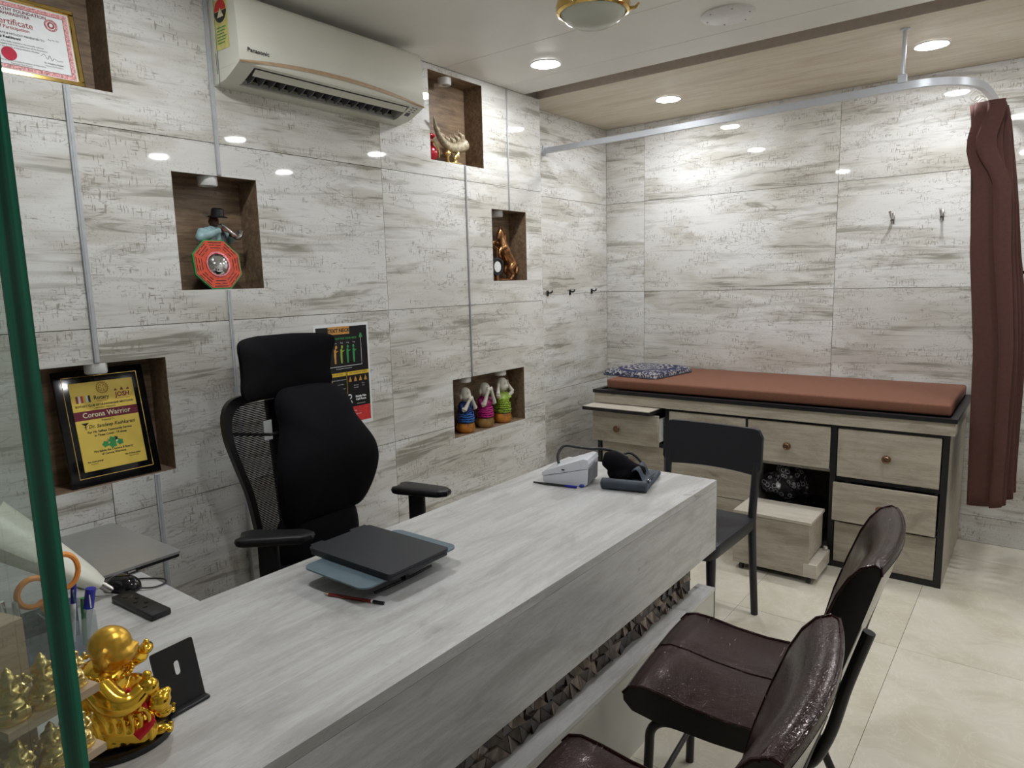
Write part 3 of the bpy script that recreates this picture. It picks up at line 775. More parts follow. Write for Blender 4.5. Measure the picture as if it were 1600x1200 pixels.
# bunched curtain: pleated sheet hanging from the short leg of the rail
t = thing('curtain', 'brown pleated curtain drawn together at the right end of the couch', 'curtain', (-.235, 4.05, .35))
def curtain_mesh():
    mb = MB(); nu, nv = 150, 36; th = .003; z1, z0 = 2.235, .40
    def pt(u, v):
        z = z1 + (z0 - z1) * v
        a = u * 7.0 * 2 * pi
        spread = .80 + .35 * min(1, v * 3) + .05 * sin(v * 5)
        y = 3.80 + (.40 * u) * (.75 + .30 * min(1, v * 2.2)) - .01 * sin(v * 4 + u * 3)
        amp = (.072 - .012 * min(1, v * 3)) * spread
        x = -.268 + .072 * v ** .6 + .045 * u * min(1, v * 2) + amp * sin(a + .9 * sin(u * 9) + .22 * sin(v * 2.2 + u * 4)) + .012 * sin(a * .5 + v * 3) + .030 * min(1, max(0, v - .35) * 4)
        if v < .2: x -= .10 * sin(pi * v / .2) ** 2 * max(0, 1 - u * 5) * .6
        z += (.012 * sin(a) - .03 * u * 0) * v if v > .9 else 0
        return Vector((x, y, z))
    g = [[pt(i / nu, j / nv) for i in range(nu + 1)] for j in range(nv + 1)]
    vs = [p for r in g for p in r]; w = nu + 1
    fs = [(j * w + i, j * w + i + 1, (j + 1) * w + i + 1, (j + 1) * w + i) for j in range(nv) for i in range(nu)]
    mb.add(vs, fs); return mb
o = curtain_mesh().build('cloth', 'curtain', t)
sd = o.modifiers.new('thickness', 'SOLIDIFY'); sd.thickness = .003
for y in (3.81, 3.90, 3.99, 4.08, 4.17):
    x = -.318 + (y - 3.8) * .10
    MB().tube(arc((x, y, 2.262), .020, 0, 360, 12, (1, 0, 0), (0, 0, 1))[:-1], .0022, 6, True).build('hook_ring', 'cream', t)

# ================================================================== PLASTIC CHAIR (front = local -y)
t = thing('plastic_chair', 'charcoal moulded plastic chair with slab backrest at the desk end', 'chair', (-1.17, 2.735, 0), R(-2))
def seat_warp(p): return (p.x, p.y, p.z - .012 * max(0, 1 - (p.x / .2) ** 2) * max(0, 1 - ((p.y + .02) / .2) ** 2) - (.02 * ((-p.y - .14) / .08) ** 2 if p.y < -.14 else 0))
m = MB(); out = [(x, y) for x, y in rrect(.44, .44, .05, 5)]; m2 = MB()
nn = len(out); rings = [(1.0, .425), (1.0, .452), (.985, .459), (.9, .459), (.7, .458), (.45, .457), (.2, .456)]
vs = [(x * k, y * k, z) for k, z in [(.97, .405)] + rings for x, y in out]
fs = [(i * nn + j, i * nn + (j + 1) % nn, (i + 1) * nn + (j + 1) % nn, (i + 1) * nn + j) for i in range(len(rings)) for j in range(nn)] + [tuple(range(nn))[::-1], tuple(range(len(rings) * nn, (len(rings) + 1) * nn))]
MB().add(vs, fs).warp(seat_warp).build('seat', 'poly', t, True)
def back_warp(p):
    yy = .205 + .03 * ((p.z - .44) / .4) + .018 * (1 - (p.x / .23) ** 2)
    return (p.x, yy + p.y, p.z)
m = MB(); bo = rrect(.462, .205, .035, 6)
for k in range(1): m.prism(bo, -.011, .011, frame((0, 0, .742), (1, 0, 0), (0, 0, 1), (0, 1, 0)))
# slab gets columns so that it can curve
m = MB(); nx = 14; vs = []; fs = []
def half(x):
    d = max(0, abs(x) - (.231 - .035)); return .1025 - (.035 - math.sqrt(max(0, .035 ** 2 - d * d)))
xs = [-.231 + .462 * k / 24 for k in range(25)]
for x in xs:
    h = half(x); b = -.012 * (1 - (x / .23) ** 2)
    for yy, z in ((-.011, .742 - h + b * -1.0), (.011, .742 - h - b), (.011, .742 + h), (-.011, .742 + h)): vs.append((x, yy, z))
fs = [(i * 4 + j, i * 4 + (j + 1) % 4, i * 4 + 4 + (j + 1) % 4, i * 4 + 4 + j) for i in range(24) for j in range(4)] + [(0, 1, 2, 3), (96, 97, 98, 99)]
m.add(vs, fs).warp(back_warp).build('backrest', 'poly', t, True)
for s_ in (-1, 1):
    MB().tube([(s_ * .208, .225, .70), (s_ * .205, .210, .55), (s_ * .202, .203, .44), (s_ * .208, .215, .22), (s_ * .214, .232, .0)], [.016, .017, .018, .0165, .0155], 12).build('leg', 'poly', t, True)
    MB().tube([(s_ * .185, -.185, .435), (s_ * .190, -.192, .25), (s_ * .197, -.205, 0)], [.021, .017, .0145], 12).build('leg', 'poly', t, True)
    MB().rbox(s_ * .203 - .012, s_ * .203 + .012, -.17, .20, .405, .435, .006, 2).build('seat_rail', 'poly', t, True)

# ================================================================== LEATHERETTE CHAIRS (front = local -x)
def make_leather(loc, rz, label):
    t = thing('leather_chair', label, 'chair', loc, rz, 'maroon leatherette chairs facing the desk')
    top = [(.205, .464), (.12, .454), (.03, .452), (-.06, .460), (-.13, .472), (-.18, .476), (-.212, .466), (-.230, .444), (-.228, .424)]
    bot = [(-.205, .402), (-.15, .392), (.0, .385), (.205, .388)]
    ny = 17; ys = [-.225 + .45 * k / (ny - 1) for k in range(ny)]
    def crown(y): return .010 * (1 - abs(y / .225) ** 4) - (.004 if abs(y) < .004 else 0)
    prof = top + bot; n = len(prof); vs = []; fs = []
    for y in ys:
        for k, (x, z) in enumerate(prof): vs.append((x, y, z + (crown(y) if k < len(top) - 1 else 0)))
    for i in range(ny - 1):
        for k in range(len(top) - 1): fs.append((i * n + k, i * n + k + 1, (i + 1) * n + k + 1, (i + 1) * n + k))
    MB().add(vs, fs).build('seat_cover', 'leather', t, True, 60)
    m = MB()
    for y in (-.225, .225): m.add([(x, y, z) for x, z in prof], [tuple(range(n))])
    vs = [(x, y, z) for y in (-.225, .225) for x, z in [top[-1]] + bot + [top[0]]]; k = len(bot) + 2
    m.add(vs, [(i, i + 1, k + i + 1, k + i) for i in range(k - 1)]); m.build('seat_side', 'leatherside', t, True)
    m = MB()
    for y in (-.226, .226): m.tube([(x, y, z + .001) for x, z in top[:-1]], .0035, 6)
    m.tube([(x, 0, z + .0075) for x, z in top[:-1]], .0018, 6); m.build('seat_seam', 'leather', t, True)
    # backrest: tilted, wrapped a little forward at both sides
    def bw(p):
        h = (p.z - .44)
        return (.205 + .32 * h + p.x - .028 * (p.y / .22) ** 2 * min(1, .4 + h * 1.6), p.y, p.z - .006 * abs(p.y / .22) ** 4 * (1 if h > .3 else 0))
    hs = [(.0, -.034), (.10, -.046), (.2, -.050), (.3, -.048), (.38, -.042), (.42, -.034), (.447, -.020), (.458, .000), (.453, .015), (.437, .022)]
    n = len(hs); m = MB(); vs = []; fs = []; ny = 17
    for i in range(ny):
        y = -.218 + .436 * i / (ny - 1); e = .006 * (1 - abs(y / .218) ** 6)
        for h, x in hs: vs.append((x - (e if x < 0 else 0), y, .45 + h))
    for i in range(ny - 1):
        for k in range(n - 1): fs.append((i * n + k, i * n + k + 1, (i + 1) * n + k + 1, (i + 1) * n + k))
    m.add(vs, fs).warp(bw).build('backrest_cover', 'leather', t, True, 60)
    m = MB()
    for y in (-.218, .218):
        m = MB(); pr = hs + [(.30, .024), (.15, .024), (.0, .020)]
        m.add([(x, y, .45 + h) for h, x in pr], [tuple(range(len(pr)))])
        m.warp(bw).build('backrest_side', 'leatherside', t, True)
    m = MB(); vs = []; hh = [.437, .34, .22, .10, .0]
    for i in range(ny):
        y = -.218 + .436 * i / (ny - 1)
        for h in hh: vs.append((.0225, y, .45 + h))
    m.add(vs, [(i * 5 + k, i * 5 + k + 1, (i + 1) * 5 + k + 1, (i + 1) * 5 + k) for i in range(ny - 1) for k in range(4)]).warp(bw).build('back_panel', 'backshell', t, True)
    m = MB()
    for q, off in ((.447, -.013), (.4525, .0145)):
        m.tube([bw(Vector((off, -.219 + .438 * k / 16, .4515 + q))) for k in range(17)], .0034, 6)
    for y in (-.2185, .2185): m.tube([bw(Vector((x, y, .45 + h))) for h, x in hs], .0032, 6)
    m.build('piping', 'leather', t, True)
    # tubular frame
    for s_ in (-1, 1):
        y = s_ * .178
        m = MB(); m.tube([(-.185, y * 1.06, 0.0), (-.175, y, .30)] + arc((-.115, y, .31), .06, 180, 90, 6) + [(.05, y, .372), (.19, y, .378)], .0125, 12)
        m.build('leg', 'blackmetal', t, True)
        MB().tube([(.10, y * .94, .372), (.17, y * .97, .25), (.275, y * 1.08, 0)], .0115, 12).build('leg', 'blackmetal', t, True)
        m = MB(); m.tube(bez([(.10, y, .360), (.20, y, .372), (.250, y, .46), (.284, y, .60), (.322, y, .735)], 6), .0135, 12, False)
        m.build('back_upright', 'blackmetal', t, True)
    MB().cyl((-.176, -.19, .13), (-.176, .19, .13), .008).build('stretcher', 'blackmetal', t, True)
    return t
make_leather((-.592, 1.715, .0), R(5), 'maroon leatherette chair farther from camera, next to the plastic chair')
make_leather((-.577, 1.010, 0), R(4), 'maroon leatherette chair nearest the camera, cut by the bottom edge')

# ================================================================== OFFICE CHAIR (front = local +x)
OC = Vector((-1.95, 1.525, 0)); orz = R(2)
t = thing('office_chair', 'black high-back mesh office chair with headrest and lumbar cushion', 'office chair', OC, orz)
# frame facing front: local outline axes u -> +y (chair's left), v -> +z
def fr(x, z, tilt=0.0): return frame((x, 0, z), (0, 1, 0), (-sin(tilt), 0, cos(tilt)), (cos(tilt), 0, sin(tilt)))
# mesh back
def outl(pairs, n=40):
    """closed symmetric outline from (half width, v) control pairs, bottom to top"""
    P = bez([(a, b, 0) for a, b in pairs], 6); return [(p.x, p.y) for p in P] + [(-p.x, p.y) for p in reversed(P)]
bk = outl([(.12, -.30), (.165, -.24), (.18, -.15), (.20, -.02), (.24, .10), (.270, .20), (.265, .28), (.215, .325), (.10, .335)])
n = len(bk); cx = 0; m = MB()
def backw(p): return p
inner = [(x * .86, .02 + (y - .02) * .90) for x, y in bk]
BT = Matrix.Translation((0, -.025, 0)) @ fr(-.285, .795, R(5))
vs = [(x, y, z + .05 * (abs(x) / .25) ** 2) for z in (-.012, .012) for (x, y) in bk] + [(x, y, z + .05 * (abs(x) / .25) ** 2) for z in (-.010, .010) for (x, y) in inner]
fs = []
for j in range(n):
    k = (j + 1) % n
    fs += [(j, k, n + k, n + j), (2 * n + j, 3 * n + j, 3 * n + k, 2 * n + k), (j, 2 * n + j, 2 * n + k, k), (n + j, n + k, 3 * n + k, 3 * n + j)]
MB().add(vs, fs, BT).build('back_frame', 'blackp', t, True)
# mesh panel made of fine horizontal bands with light passing between
m = MB(); ymin, ymax = min(y for _, y in inner), max(y for _, y in inner)
half_in = sorted([(y, x) for x, y in inner if x >= 0])
def hw(y):
    for (a, xa), (b, xb) in zip(half_in, half_in[1:]):
        if a <= y <= b: return xa + (xb - xa) * ((y - a) / (b - a) if b > a else 0)
    return .05
k = 0; y = ymin + .004
while y < ymax - .004:
    w = hw(y); h = .0040
    xs = [-w + 2 * w * i / 8 for i in range(9)]
    vs = [(x, y + d, .05 * (abs(x) / .25) ** 2) for x in xs for d in (0, h)]
    m.add(vs, [(2 * i, 2 * i + 2, 2 * i + 3, 2 * i + 1) for i in range(8)], BT); y += .0062
tag(m.build('mesh_panel', 'mesh', t, True), kind='stuff')
m = MB(); m.rbox(-.035, .035, -.33, .30, -.045, -.018, .008, 2, BT); m.build('spine', 'blackp', t, True)
# headrest
hd = outl([(.11, -.115), (.168, -.105), (.196, -.07), (.192, -.02), (.198, .04), (.208, .085), (.185, .108), (.07, .112)])
HT = Matrix.Translation((0, -.045, 0)) @ fr(-.290, 1.222, R(-4))
m = MB().pad(hd, .022, .040, None, 2.2); m.warp(lambda p: (p.x, p.y, p.z + .07 * (abs(p.x) / .18) ** 2 - .16 * p.y * abs(p.y) * 10 * .2)); m.v = [HT @ p for p in m.v]; m.build('headrest', 'mesh', t, True)
MB().rbox(-.335, -.300, -.03, .03, 1.04, 1.24, .008, 2).build('headrest_stem', 'blackp', t, True)
# lumbar cushion strapped to the back
cu = outl([(.10, -.255), (.165, -.245), (.205, -.18), (.228, -.08), (.220, .0), (.186, .075), (.164, .125), (.162, .17), (.150, .215), (.11, .245), (.04, .252)])
CT = Matrix.Translation((0, .030, 0)) @ fr(-.190, .893, R(5))
m = MB().pad(cu, .035, .085, None, 2.3); m.warp(lambda p: (p.x, p.y, p.z + .045 * (abs(p.x) / .21) ** 2 + .03 * cos(p.y * 9))); m.v = [CT @ p for p in m.v]; cu_o = m.build('lumbar_cushion', 'cush', t, True)
m = MB(); m.box(-.232, -.228, -.150, -.118, .965, 1.035); tg = m.build('care_tag', 'paper', cu_o, True)
MB().tube([CT @ Vector((x, .10, .02)) for x in (-.16, -.19)] + [BT @ Vector((-.20, .2, -.02))], .006, 6).build('strap', 'blackp', cu_o, True)
lo = outl([(.10, -.12), (.16, -.11), (.185, -.05), (.185, .03), (.16, .085), (.10, .10)])
m = MB().pad(lo, .03, .07, Matrix.Translation((0, .03, 0)) @ fr(-.20, .58, R(4)), 2.3); m.build('back_base_pad', 'cush', t, True)
# seat, gas lift, base
so = rrect(.48, .50, .10, 6)
m = MB().pad(so, .035, .045, Matrix.Translation((.02, 0, .475)), 3.0); m.build('seat', 'cush', t, True)
MB().rbox(-.12, .14, -.10, .10, .40, .443, .01, 2).build('mechanism', 'blackp', t, True)
MB().lathe([(0, .10), (.032, .10), (.032, .28), (.022, .285), (.022, .40), (0, .40)], 20).build('gas_lift', 'blackp', t, True)
for k in range(5):
    a = 2 * pi * k / 5 + .3; c, s_ = cos(a), sin(a)
    l = MB().tube([(.02 * c, .02 * s_, .12), (.16 * c, .16 * s_, .10), (.31 * c, .31 * s_, .075)], [.028, .024, .017], 10).build('base_arm', 'blackp', t, True)
    MB().tube([(.31 * c - s_ * .02, .31 * s_ + c * .02, .029), (.31 * c + s_ * .02, .31 * s_ - c * .02, .029)], .028, 16).build('castor', 'blackp', l, True)
def armrest(lx, ly, ang):
    mm = Matrix.Translation((lx, ly, .705)) @ Matrix.Rotation(ang, 4, 'Z')
    m = MB().pad([(x + (.01 if abs(y) < .03 else 0), y * (1 - .25 * (x > .06))) for x, y in rrect(.235, .105, .03, 5)], .017, .017, mm, 4.0)
    a = m.build('arm_pad', 'blackp', t, True)
    m = MB(); m.rbox(-.032, .032, -.018, .018, -.225, -.012, .010, 2, mm @ Matrix.Translation((-.02, 0, 0))); m.build('arm_post', 'blackp', t, True)
    sg = 1 if ly > 0 else -1
    m = MB(); m.tube(bez([(lx - .02, ly, .49), (lx - .02, ly - sg * .01, .43), (lx - .02, ly - sg * .08, .415), (0, .08 * sg, .42)], 5), .018, 10); m.build('arm_bracket', 'blackp', t, True)
ci, si = cos(-orz), sin(-orz)
def tolocal(x, y): dx, dy = x - OC.x, y - OC.y; return dx * ci - dy * si, dx * si + dy * ci
a = tolocal(-1.925, 1.215); armrest(a[0], a[1], R(40) - orz)
a = tolocal(-1.895, 1.850); armrest(a[0], a[1], R(14) - orz)

# ================================================================== AIR CONDITIONER
t = thing('air_conditioner', 'cream split air conditioner high on the tiled wall', 'air conditioner', (XL, 1.885, 2.36))
ya, yb = 1.44, 2.335
prof = [(-2.434, 2.512), (-2.31, 2.512), (-2.284, 2.505), (-2.271, 2.488), (-2.264, 2.40), (-2.262, 2.285), (-2.268, 2.276)]
low = [(-2.330, 2.246), (-2.362, 2.234), (-2.434, 2.224)]
FY = frame((0, 0, 0), (1, 0, 0), (0, 0, 1), (0, -1, 0))   # prism along -y
def slab(pr, y0, y1): return MB().prism([(a, b) for a, b in pr], -y1, -y0, FY)
slab(prof + [(-2.434, 2.276)], ya, yb).build('body', 'cream', t)
OA, OB = 1.505, 2.262
full = [(-2.268, 2.2755)] + low + [(-2.434, 2.2755)]
m = slab(full, ya, OA); n2 = slab(full, OB, yb); m.add(n2.v, n2.f)
n2 = slab([(-2.382, 2.2312), (-2.434, 2.224), (-2.434, 2.258), (-2.392, 2.258)], OA, OB); m.add(n2.v, n2.f)
n2 = slab([(-2.268, 2.2755), (-2.277, 2.2712), (-2.282, 2.2755)], OA, OB); m.add(n2.v, n2.f)
m.build('lower_casing', 'cream', t)
slab([(-2.282, 2.2752), (-2.43, 2.2752), (-2.43, 2.2590), (-2.396, 2.2590), (-2.394, 2.2735), (-2.284, 2.2735)], OA + .0005, OB - .0005).build('outlet_recess', 'black', t)
slab([(-2.288, 2.2700), (-2.311, 2.2525), (-2.3135, 2.2530), (-2.2915, 2.2712)], OA + .012, OB - .006).build('flap', 'cream', t)
for k in range(16):
    y = OA + .03 + k * .0435
    MB().prism([(-2.322, 2.2733), (-2.322, 2.258), (-2.345, 2.2450), (-2.372, 2.2400), (-2.385, 2.2733)], -y - .003, -y, FY).build('vane', 'vanegrey', t)
MB().box(-2.376, -2.371, OA + .005, OB - .005, 2.2385, 2.2410).build('vane_rod', 'vanegrey', t)
m = MB(); vs = []
for k in range(33):
    u = -1 + 2 * k / 32; y = 1.8875 + u * .4475; z = 2.279 + .030 * (1 - u * u); w = .004 + .004 * (1 - u * u)
    vs += [(-2.2600 - (.002 if z < 2.285 else 0), y, z - w), (-2.2585, y, z), (-2.2610, y, z + w)]
m.add(vs, [(k * 3 + j, k * 3 + 3 + j, k * 3 + 4 + j, k * 3 + 1 + j) for k in range(32) for j in (0, 1)]).build('trim', 'tan', t)
MB().prism([(-2.330, 2.2459), (-2.311, 2.2550), (-2.3106, 2.2540), (-2.3297, 2.2449)], -2.300, -2.275, FY).build('display', 'blackgloss', t)
m = MB()
for k in range(6):
    q = .012 * (k // 2); m.prism([(-2.304 + q, 2.2583 + q * .477), (-2.301 + q, 2.2597 + q * .477), (-2.3007 + q, 2.2587 + q * .477), (-2.3037 + q, 2.2573 + q * .477)], -2.290 - (k % 2) * .02, -2.278 - (k % 2) * .02, FY)
m.build('indicator_mark', 'ink', t)
LW = lambda x, y, z: frame((x, y, z), (0, 1, 0), (0, 0, 1), (1, 0, 0))
text(t, 'logo_text', 'Panasonic', 'ink', .020, LW(-2.2600, 1.515, 2.322), 'CENTER', 1.1, .0004)
st = MB().box(-2.400, -2.315, ya - .0012, ya - .0002, 2.335, 2.50).build('energy_label', 'labelyellow', t)
SW = lambda x, z: frame((x, ya - .0016, z), (1, 0, 0), (0, 0, 1), (0, -1, 0))
MB().prism([(.038 * cos(R(a)), .038 * sin(R(a))) for a in range(180, 361, 15)], 0, .0004, SW(-2.357, 2.46)).build('rating_dial', 'blackprint', st)
MB().prism([(.036 * cos(R(a)), .036 * sin(R(a))) for a in range(0, 181, 15)], 0, .0004, SW(-2.357, 2.462)).build('rating_arc', 'redink', st)
MB().prism([(-.02, -.03), (.02, -.03), (0, .0)], 0, .0007, SW(-2.357, 2.47)).build('rating_star', 'creamink', st)
m = MB()
for k in range(6): m.prism([(-.028, 0), (.028 - .006 * (k % 3), 0), (.028 - .006 * (k % 3), .003), (-.028, .003)], 0, .0005, SW(-2.357, 2.405 - k * .010))
m.build('label_print', 'green', st)
m = MB(); m.tube([(-2.404, ya - .0015, 2.26), (-2.404, ya - .0015, 2.33)], .0012, 6); m.tube([(-2.395, ya - .001, 2.215), (-2.395, ya - .001, 2.51)], .0012, 6); m.build('case_seam', 'bpgrey', t)

# ================================================================== WALL DISPLAY
# gold award on a black board, leaning in its niche
la = R(11)
AO = Vector((XL - .016, .985, .8705)); ex = Vector((0, 1, 0)); ey = Vector((-sin(la), 0, cos(la))); ez = Vector((cos(la), 0, sin(la)))
t = thing('award_plaque', 'gold award plate on a black board leaning in the lowest niche', 'award plaque', AO)
A = lambda u, v, d=0.0: frame(AO + ex * u + ey * v + ez * d, ex, ey, ez)
MB().rbox(-.142, .142, 0, .385, -.016, 0, .003, 2, A(0, 0)).build('board', 'blackgloss', t)
m = MB(); w, h, c0 = .118, .168, .195
for a in ((-w, w, c0 + h - .0016, c0 + h), (-w, w, c0 - h, c0 - h + .0022), (-w, -w + .0016, c0 - h, c0 + h), (w - .0022, w, c0 - h, c0 + h)): m.box(a[0], a[1], a[2], a[3], 0, .0012, A(0, 0))
m.build('gold_line', 'goldring', t)
pl = MB().rbox(-.100, .100, c0 - .147, c0 + .147, 0, .0018, .0006, 1, A(0, 0)).build('gold_plate', 'plateg', t)
P = lambda u, v: A(u, c0 + v, .0022)
bn = MB().box(-.100, .100, .022, .052, .0018, .0022, A(0, c0)).build('maroon_band', 'inkred', pl)
for s_, u, v, sz, mt, bd in (('Rotary', -.008, .092, .019, 'ink', .0003), ('JOSH', .060, .094, .022, 'inkdred', .0007), ('Dist. 3142', -.008, .081, .008, 'inkdred', 0), ('You & District Together', .060, .081, .005, 'inkdred', 0),
        ('ROTARY CLUB OF ULHASNAGAR MIDTOWN', .0, .068, .0098, 'ink', .0003), ('PROUDLY PRESENTS', 0, .0575, .0075, 'ink', .0001), ('Corona Warrior', 0, .037, .024, 'creamink', .0004),
        ('Presented To', 0, .015, .008, 'ink', .0001), ('Dr. Sandeep Keshkarani', .010, -.002, .0165, 'ink', .0003), ('For His Selfless Community Service', 0, -.020, .0105, 'ink', .0003), ('In These Covid - 19 times', 0, -.033, .0105, 'ink', .0003),
        ('We Salute the Courage & Energy', 0, -.086, .0100, 'ink', .0003), ('of Corona Warriors.', 0, -.097, .0100, 'ink', .0003), ('Rtn. Satish Jaisingh', -.062, -.117, .007, 'ink', .0002), ('President', -.066, -.125, .006, 'ink', 0), ('Rtn. Prakash Jadhav', .058, -.112, .007, 'ink', .0002), ('Club Secretary', .060, -.120, .006, 'ink', 0)):
    mm = P(u, v)
    if s_.startswith('Corona'): mm.translation += ez * .0006
    text(pl, 'award_text', s_, mt, sz, mm, 'CENTER', .92, bd, .25 if 'Dr.' in s_ else 0)
m = MB(); ring = [(.017 * cos(2 * pi * k / 24), .017 * sin(2 * pi * k / 24), 0) for k in range(24)]
mm = P(.0, .124); m.tube([mm @ Vector(p) for p in ring], .0012, 4, True)
m.tube([mm @ (Vector(p) * .72) for p in ring], .0009, 4, True)
for k in range(6): m.cyl(mm @ Vector((.004 * cos(k * pi / 3), .004 * sin(k * pi / 3), 0)), mm @ Vector((.012 * cos(k * pi / 3), .012 * sin(k * pi / 3), 0)), .0011, n=4)
for k in range(18): m.cyl(mm @ (Vector((.0175 * cos(k * pi / 9), .0175 * sin(k * pi / 9), 0))), mm @ Vector((.0205 * cos(k * pi / 9), .0205 * sin(k * pi / 9), 0)), .0013, n=4)
m.build('wheel_emblem', 'inkamber', pl)
for k, mt in enumerate(('inkdred', 'paper', 'redink', 'yellow', 'paper', 'ink')):
    MB().box(-.086 + k * .0075, -.0795 + k * .0075, .080, .103, .0018, .0023, A(0, c0)).build('emblem_figure', mt, pl)
m = MB()
for k, a in enumerate((-.02, 0, .02)): m.prism([(a - .006, 0), (a + .006, 0), (a, .011 - abs(a) * .15)], 0, .0004, P(.060, .108))
m.build('crown_mark', 'inkdred', pl)
m = MB(); mm = P(-.072, .002); m.box(-.0012, .0012, -.012, .010, 0, .0004, mm); m.prism([(-.012, .011), (.012, .011), (.003, .003), (-.003, .003)], 0, .0004, mm); m.prism([(-.005, -.004), (.005, -.002), (.005, .0), (-.005, -.002)], 0, .0004, mm); m.build('caduceus', 'ink', pl)
for du, dv, mt, q in ((0, .004, 'green', .014), (-.022, -.006, 'green', .012), (.024, -.006, 'green', .012), (-.012, .004, 'amber', .008), (.012, .008, 'ink', .008), (0, -.010, 'green', .015), (-.005, -.002, 'paper', .006), (.016, -.002, 'paper', .006)):
    MB().prism([(q * cos(2 * pi * k / 10) * (1 if k % 2 else .7), q * sin(2 * pi * k / 10) * (1 if k % 2 else .7)) for k in range(10)], 0, .0003 + .0001 * q * 100, P(du, -.060 + dv)).build('warrior_picture', mt, pl)

# framed certificate, partly outside the picture
la = R(9)
AO = Vector((XL - .012, .835, 2.1365)); ey = Vector((-sin(la), 0, cos(la))); ez = Vector((cos(la), 0, sin(la)))
A = lambda u, v, d=0.0: frame(AO + ex * u + ey * v + ez * d, ex, ey, ez)
t = thing('framed_certificate', 'white certificate with pink border in a gold frame, topmost left niche', 'framed certificate', AO)
m = MB(); w, h = .176, .238; f_ = .016
for a in ((-w, w, 0, f_), (-w, w, h - f_, h), (-w, -w + f_, f_, h - f_), (w - f_, w, f_, h - f_)): m.rbox(a[0], a[1], a[2], a[3], -.016, .004, .003, 1, A(0, 0))
m.build('frame', 'goldring', t)
MB().box(-w, w, 0, h, -.020, -.0165, A(0, 0)).build('backing_board', 'niche', t)
pa = MB().box(-w + f_ - .001, w - f_ + .001, f_ - .001, h - f_ + .001, -.008, -.004, A(0, 0)).build('certificate_sheet', 'paper', t)
m = MB(); w2, b2 = w - f_ - .004, .011
for a in ((-w2, w2, f_ + .004, f_ + .004 + b2), (-w2, w2, h - f_ - .004 - b2, h - f_ - .004), (-w2, -w2 + b2, f_ + .015, h - f_ - .015), (w2 - b2, w2, f_ + .015, h - f_ - .015)): m.box(a[0], a[1], a[2], a[3], -.004, -.0036, A(0, 0))
m.build('ornament_border', 'pink', pa)
m = MB(); w3 = w2 - b2 - .0005
for a in ((-w3, w3, f_ + .0155, f_ + .017), (-w3, w3, h - f_ - .017, h - f_ - .0155), (-w3, -w3 + .0015, f_ + .017, h - f_ - .017), (w3 - .0015, w3, f_ + .017, h - f_ - .017)): m.box(a[0], a[1], a[2], a[3], -.004, -.0034, A(0, 0))
m.build('border_line', 'inkdred', pa)
P = lambda u, v: A(u, v, -.0034)
for s_, u, v, sz, mt, bd in (('HOMEOPATHY FOUNDATION', .010, .196, .0135, 'inkred', .0003), ('MAHARASHTRA', .010, .184, .0125, 'inkred', .0003), ('Certificate', .005, .160, .026, 'inkdred', .0002), ('of Participation', .005, .143, .014, 'inkdred', .0002),
        ('THIS CERTIFICATE IS PROUDLY PRESENTED TO', .0, .124, .0082, 'ink', .0001), ('Dr. Sandeep Keshkarani', -.03, .113, .0105, 'ink', .0004), ('in token of his lively interest in the scientific seminar', .010, .100, .0066, 'ink', 0), ('Homoeopathy held in the auditorium of the foundation', .015, .092, .0066, 'ink', 0), ('for the benefit of the profession, Mumbai', .010, .084, .0066, 'ink', 0),
        ('Dr. President, Trustee', .098, .058, .006, 'ink', .0001), ('Homeopathy Foundation', .098, .050, .005, 'ink', 0), ('Certified by the Homeopathy Foundation of Maharashtra', .01, .044, .0058, 'ink', 0), ('Registered office, Mumbai', .01, .037, .0055, 'ink', 0), ('Reg. No. 1234', .108, .132, .0055, 'ink', 0)):
    text(pa, 'certificate_text', s_, mt, sz, P(u, v), 'CENTER', .95, bd)
seal = MB().prism([(.0195 * cos(2 * pi * k / 28), .0195 * sin(2 * pi * k / 28)) for k in range(28)], 0, .0012, P(-.018, .064)).build('red_seal', 'crimson', pa)
mm = P(.108, .178); mm.translation += ez * .0002
MB().tube([mm @ Vector((.0155 * cos(2 * pi * k / 24), .0155 * sin(2 * pi * k / 24), 0)) for k in range(24)], .003, 6, True).build('emblem', 'pink', pa)
MB().prism([(.010 * cos(2 * pi * k / 20), .010 * sin(2 * pi * k / 20)) for k in range(20)], 0, .0006, mm).build('emblem_disc', 'inkdred', pa)
MB().prism([(.005 * cos(2 * pi * k / 14), .006 * sin(2 * pi * k / 14)) for k in range(14)], 0, .0009, mm).build('emblem_head', 'paper', pa)
mm = P(.095, .07); MB().tube([mm @ p for p in bez([(-.03, .006, 0), (-.02, .014, 0), (-.012, .0, 0), (-.006, .012, 0), (.0, -.002, 0), (.006, .006, 0), (.016, 0, 0), (.03, .002, 0)], 6)], .0005, 4).build('signature', 'ink', pa)

# text-neck poster
t = thing('wall_poster', 'black posture poster with white border taped behind the office chair', 'poster', (XL + .001, 1.942, .882))
y0, y1, z0, z1 = 1.793, 2.091, .882, 1.341
MB().box(XL + .0003, XL + .0012, y0, y1, z0, z1).build('sheet', 'paper', t)
bl = MB().box(XL + .0012, XL + .0015, y0 + .012, y1 - .010, z0 + .085, z1 - .014).build('black_field', 'blackprint', t)
MB().box(XL + .0012, XL + .0015, y0 + .012, y1 - .010, z0 + .016, z0 + .085).build('red_footer', 'redink', t)
X1 = XL + .0018
Q = lambda u, v, d=0.0: frame((X1 + d, y0 + u, z0 + v), (0, 1, 0), (0, 0, 1), (1, 0, 0))
MB().box(X1 - .0003, X1, y0 + .075, y0 + .190, z0 + .412, z0 + .446).build('title_box', 'amber', bl)
text(bl, 'poster_text', 'TEXT NECK', 'ink', .022, Q(.1325, .428, .0004), 'CENTER', 1, .0008)
text(bl, 'poster_text', 'A HEAVY WEIGHT FOR YOUR NECK', 'green', .0115, Q(.135, .393), 'CENTER', 1, .0003)
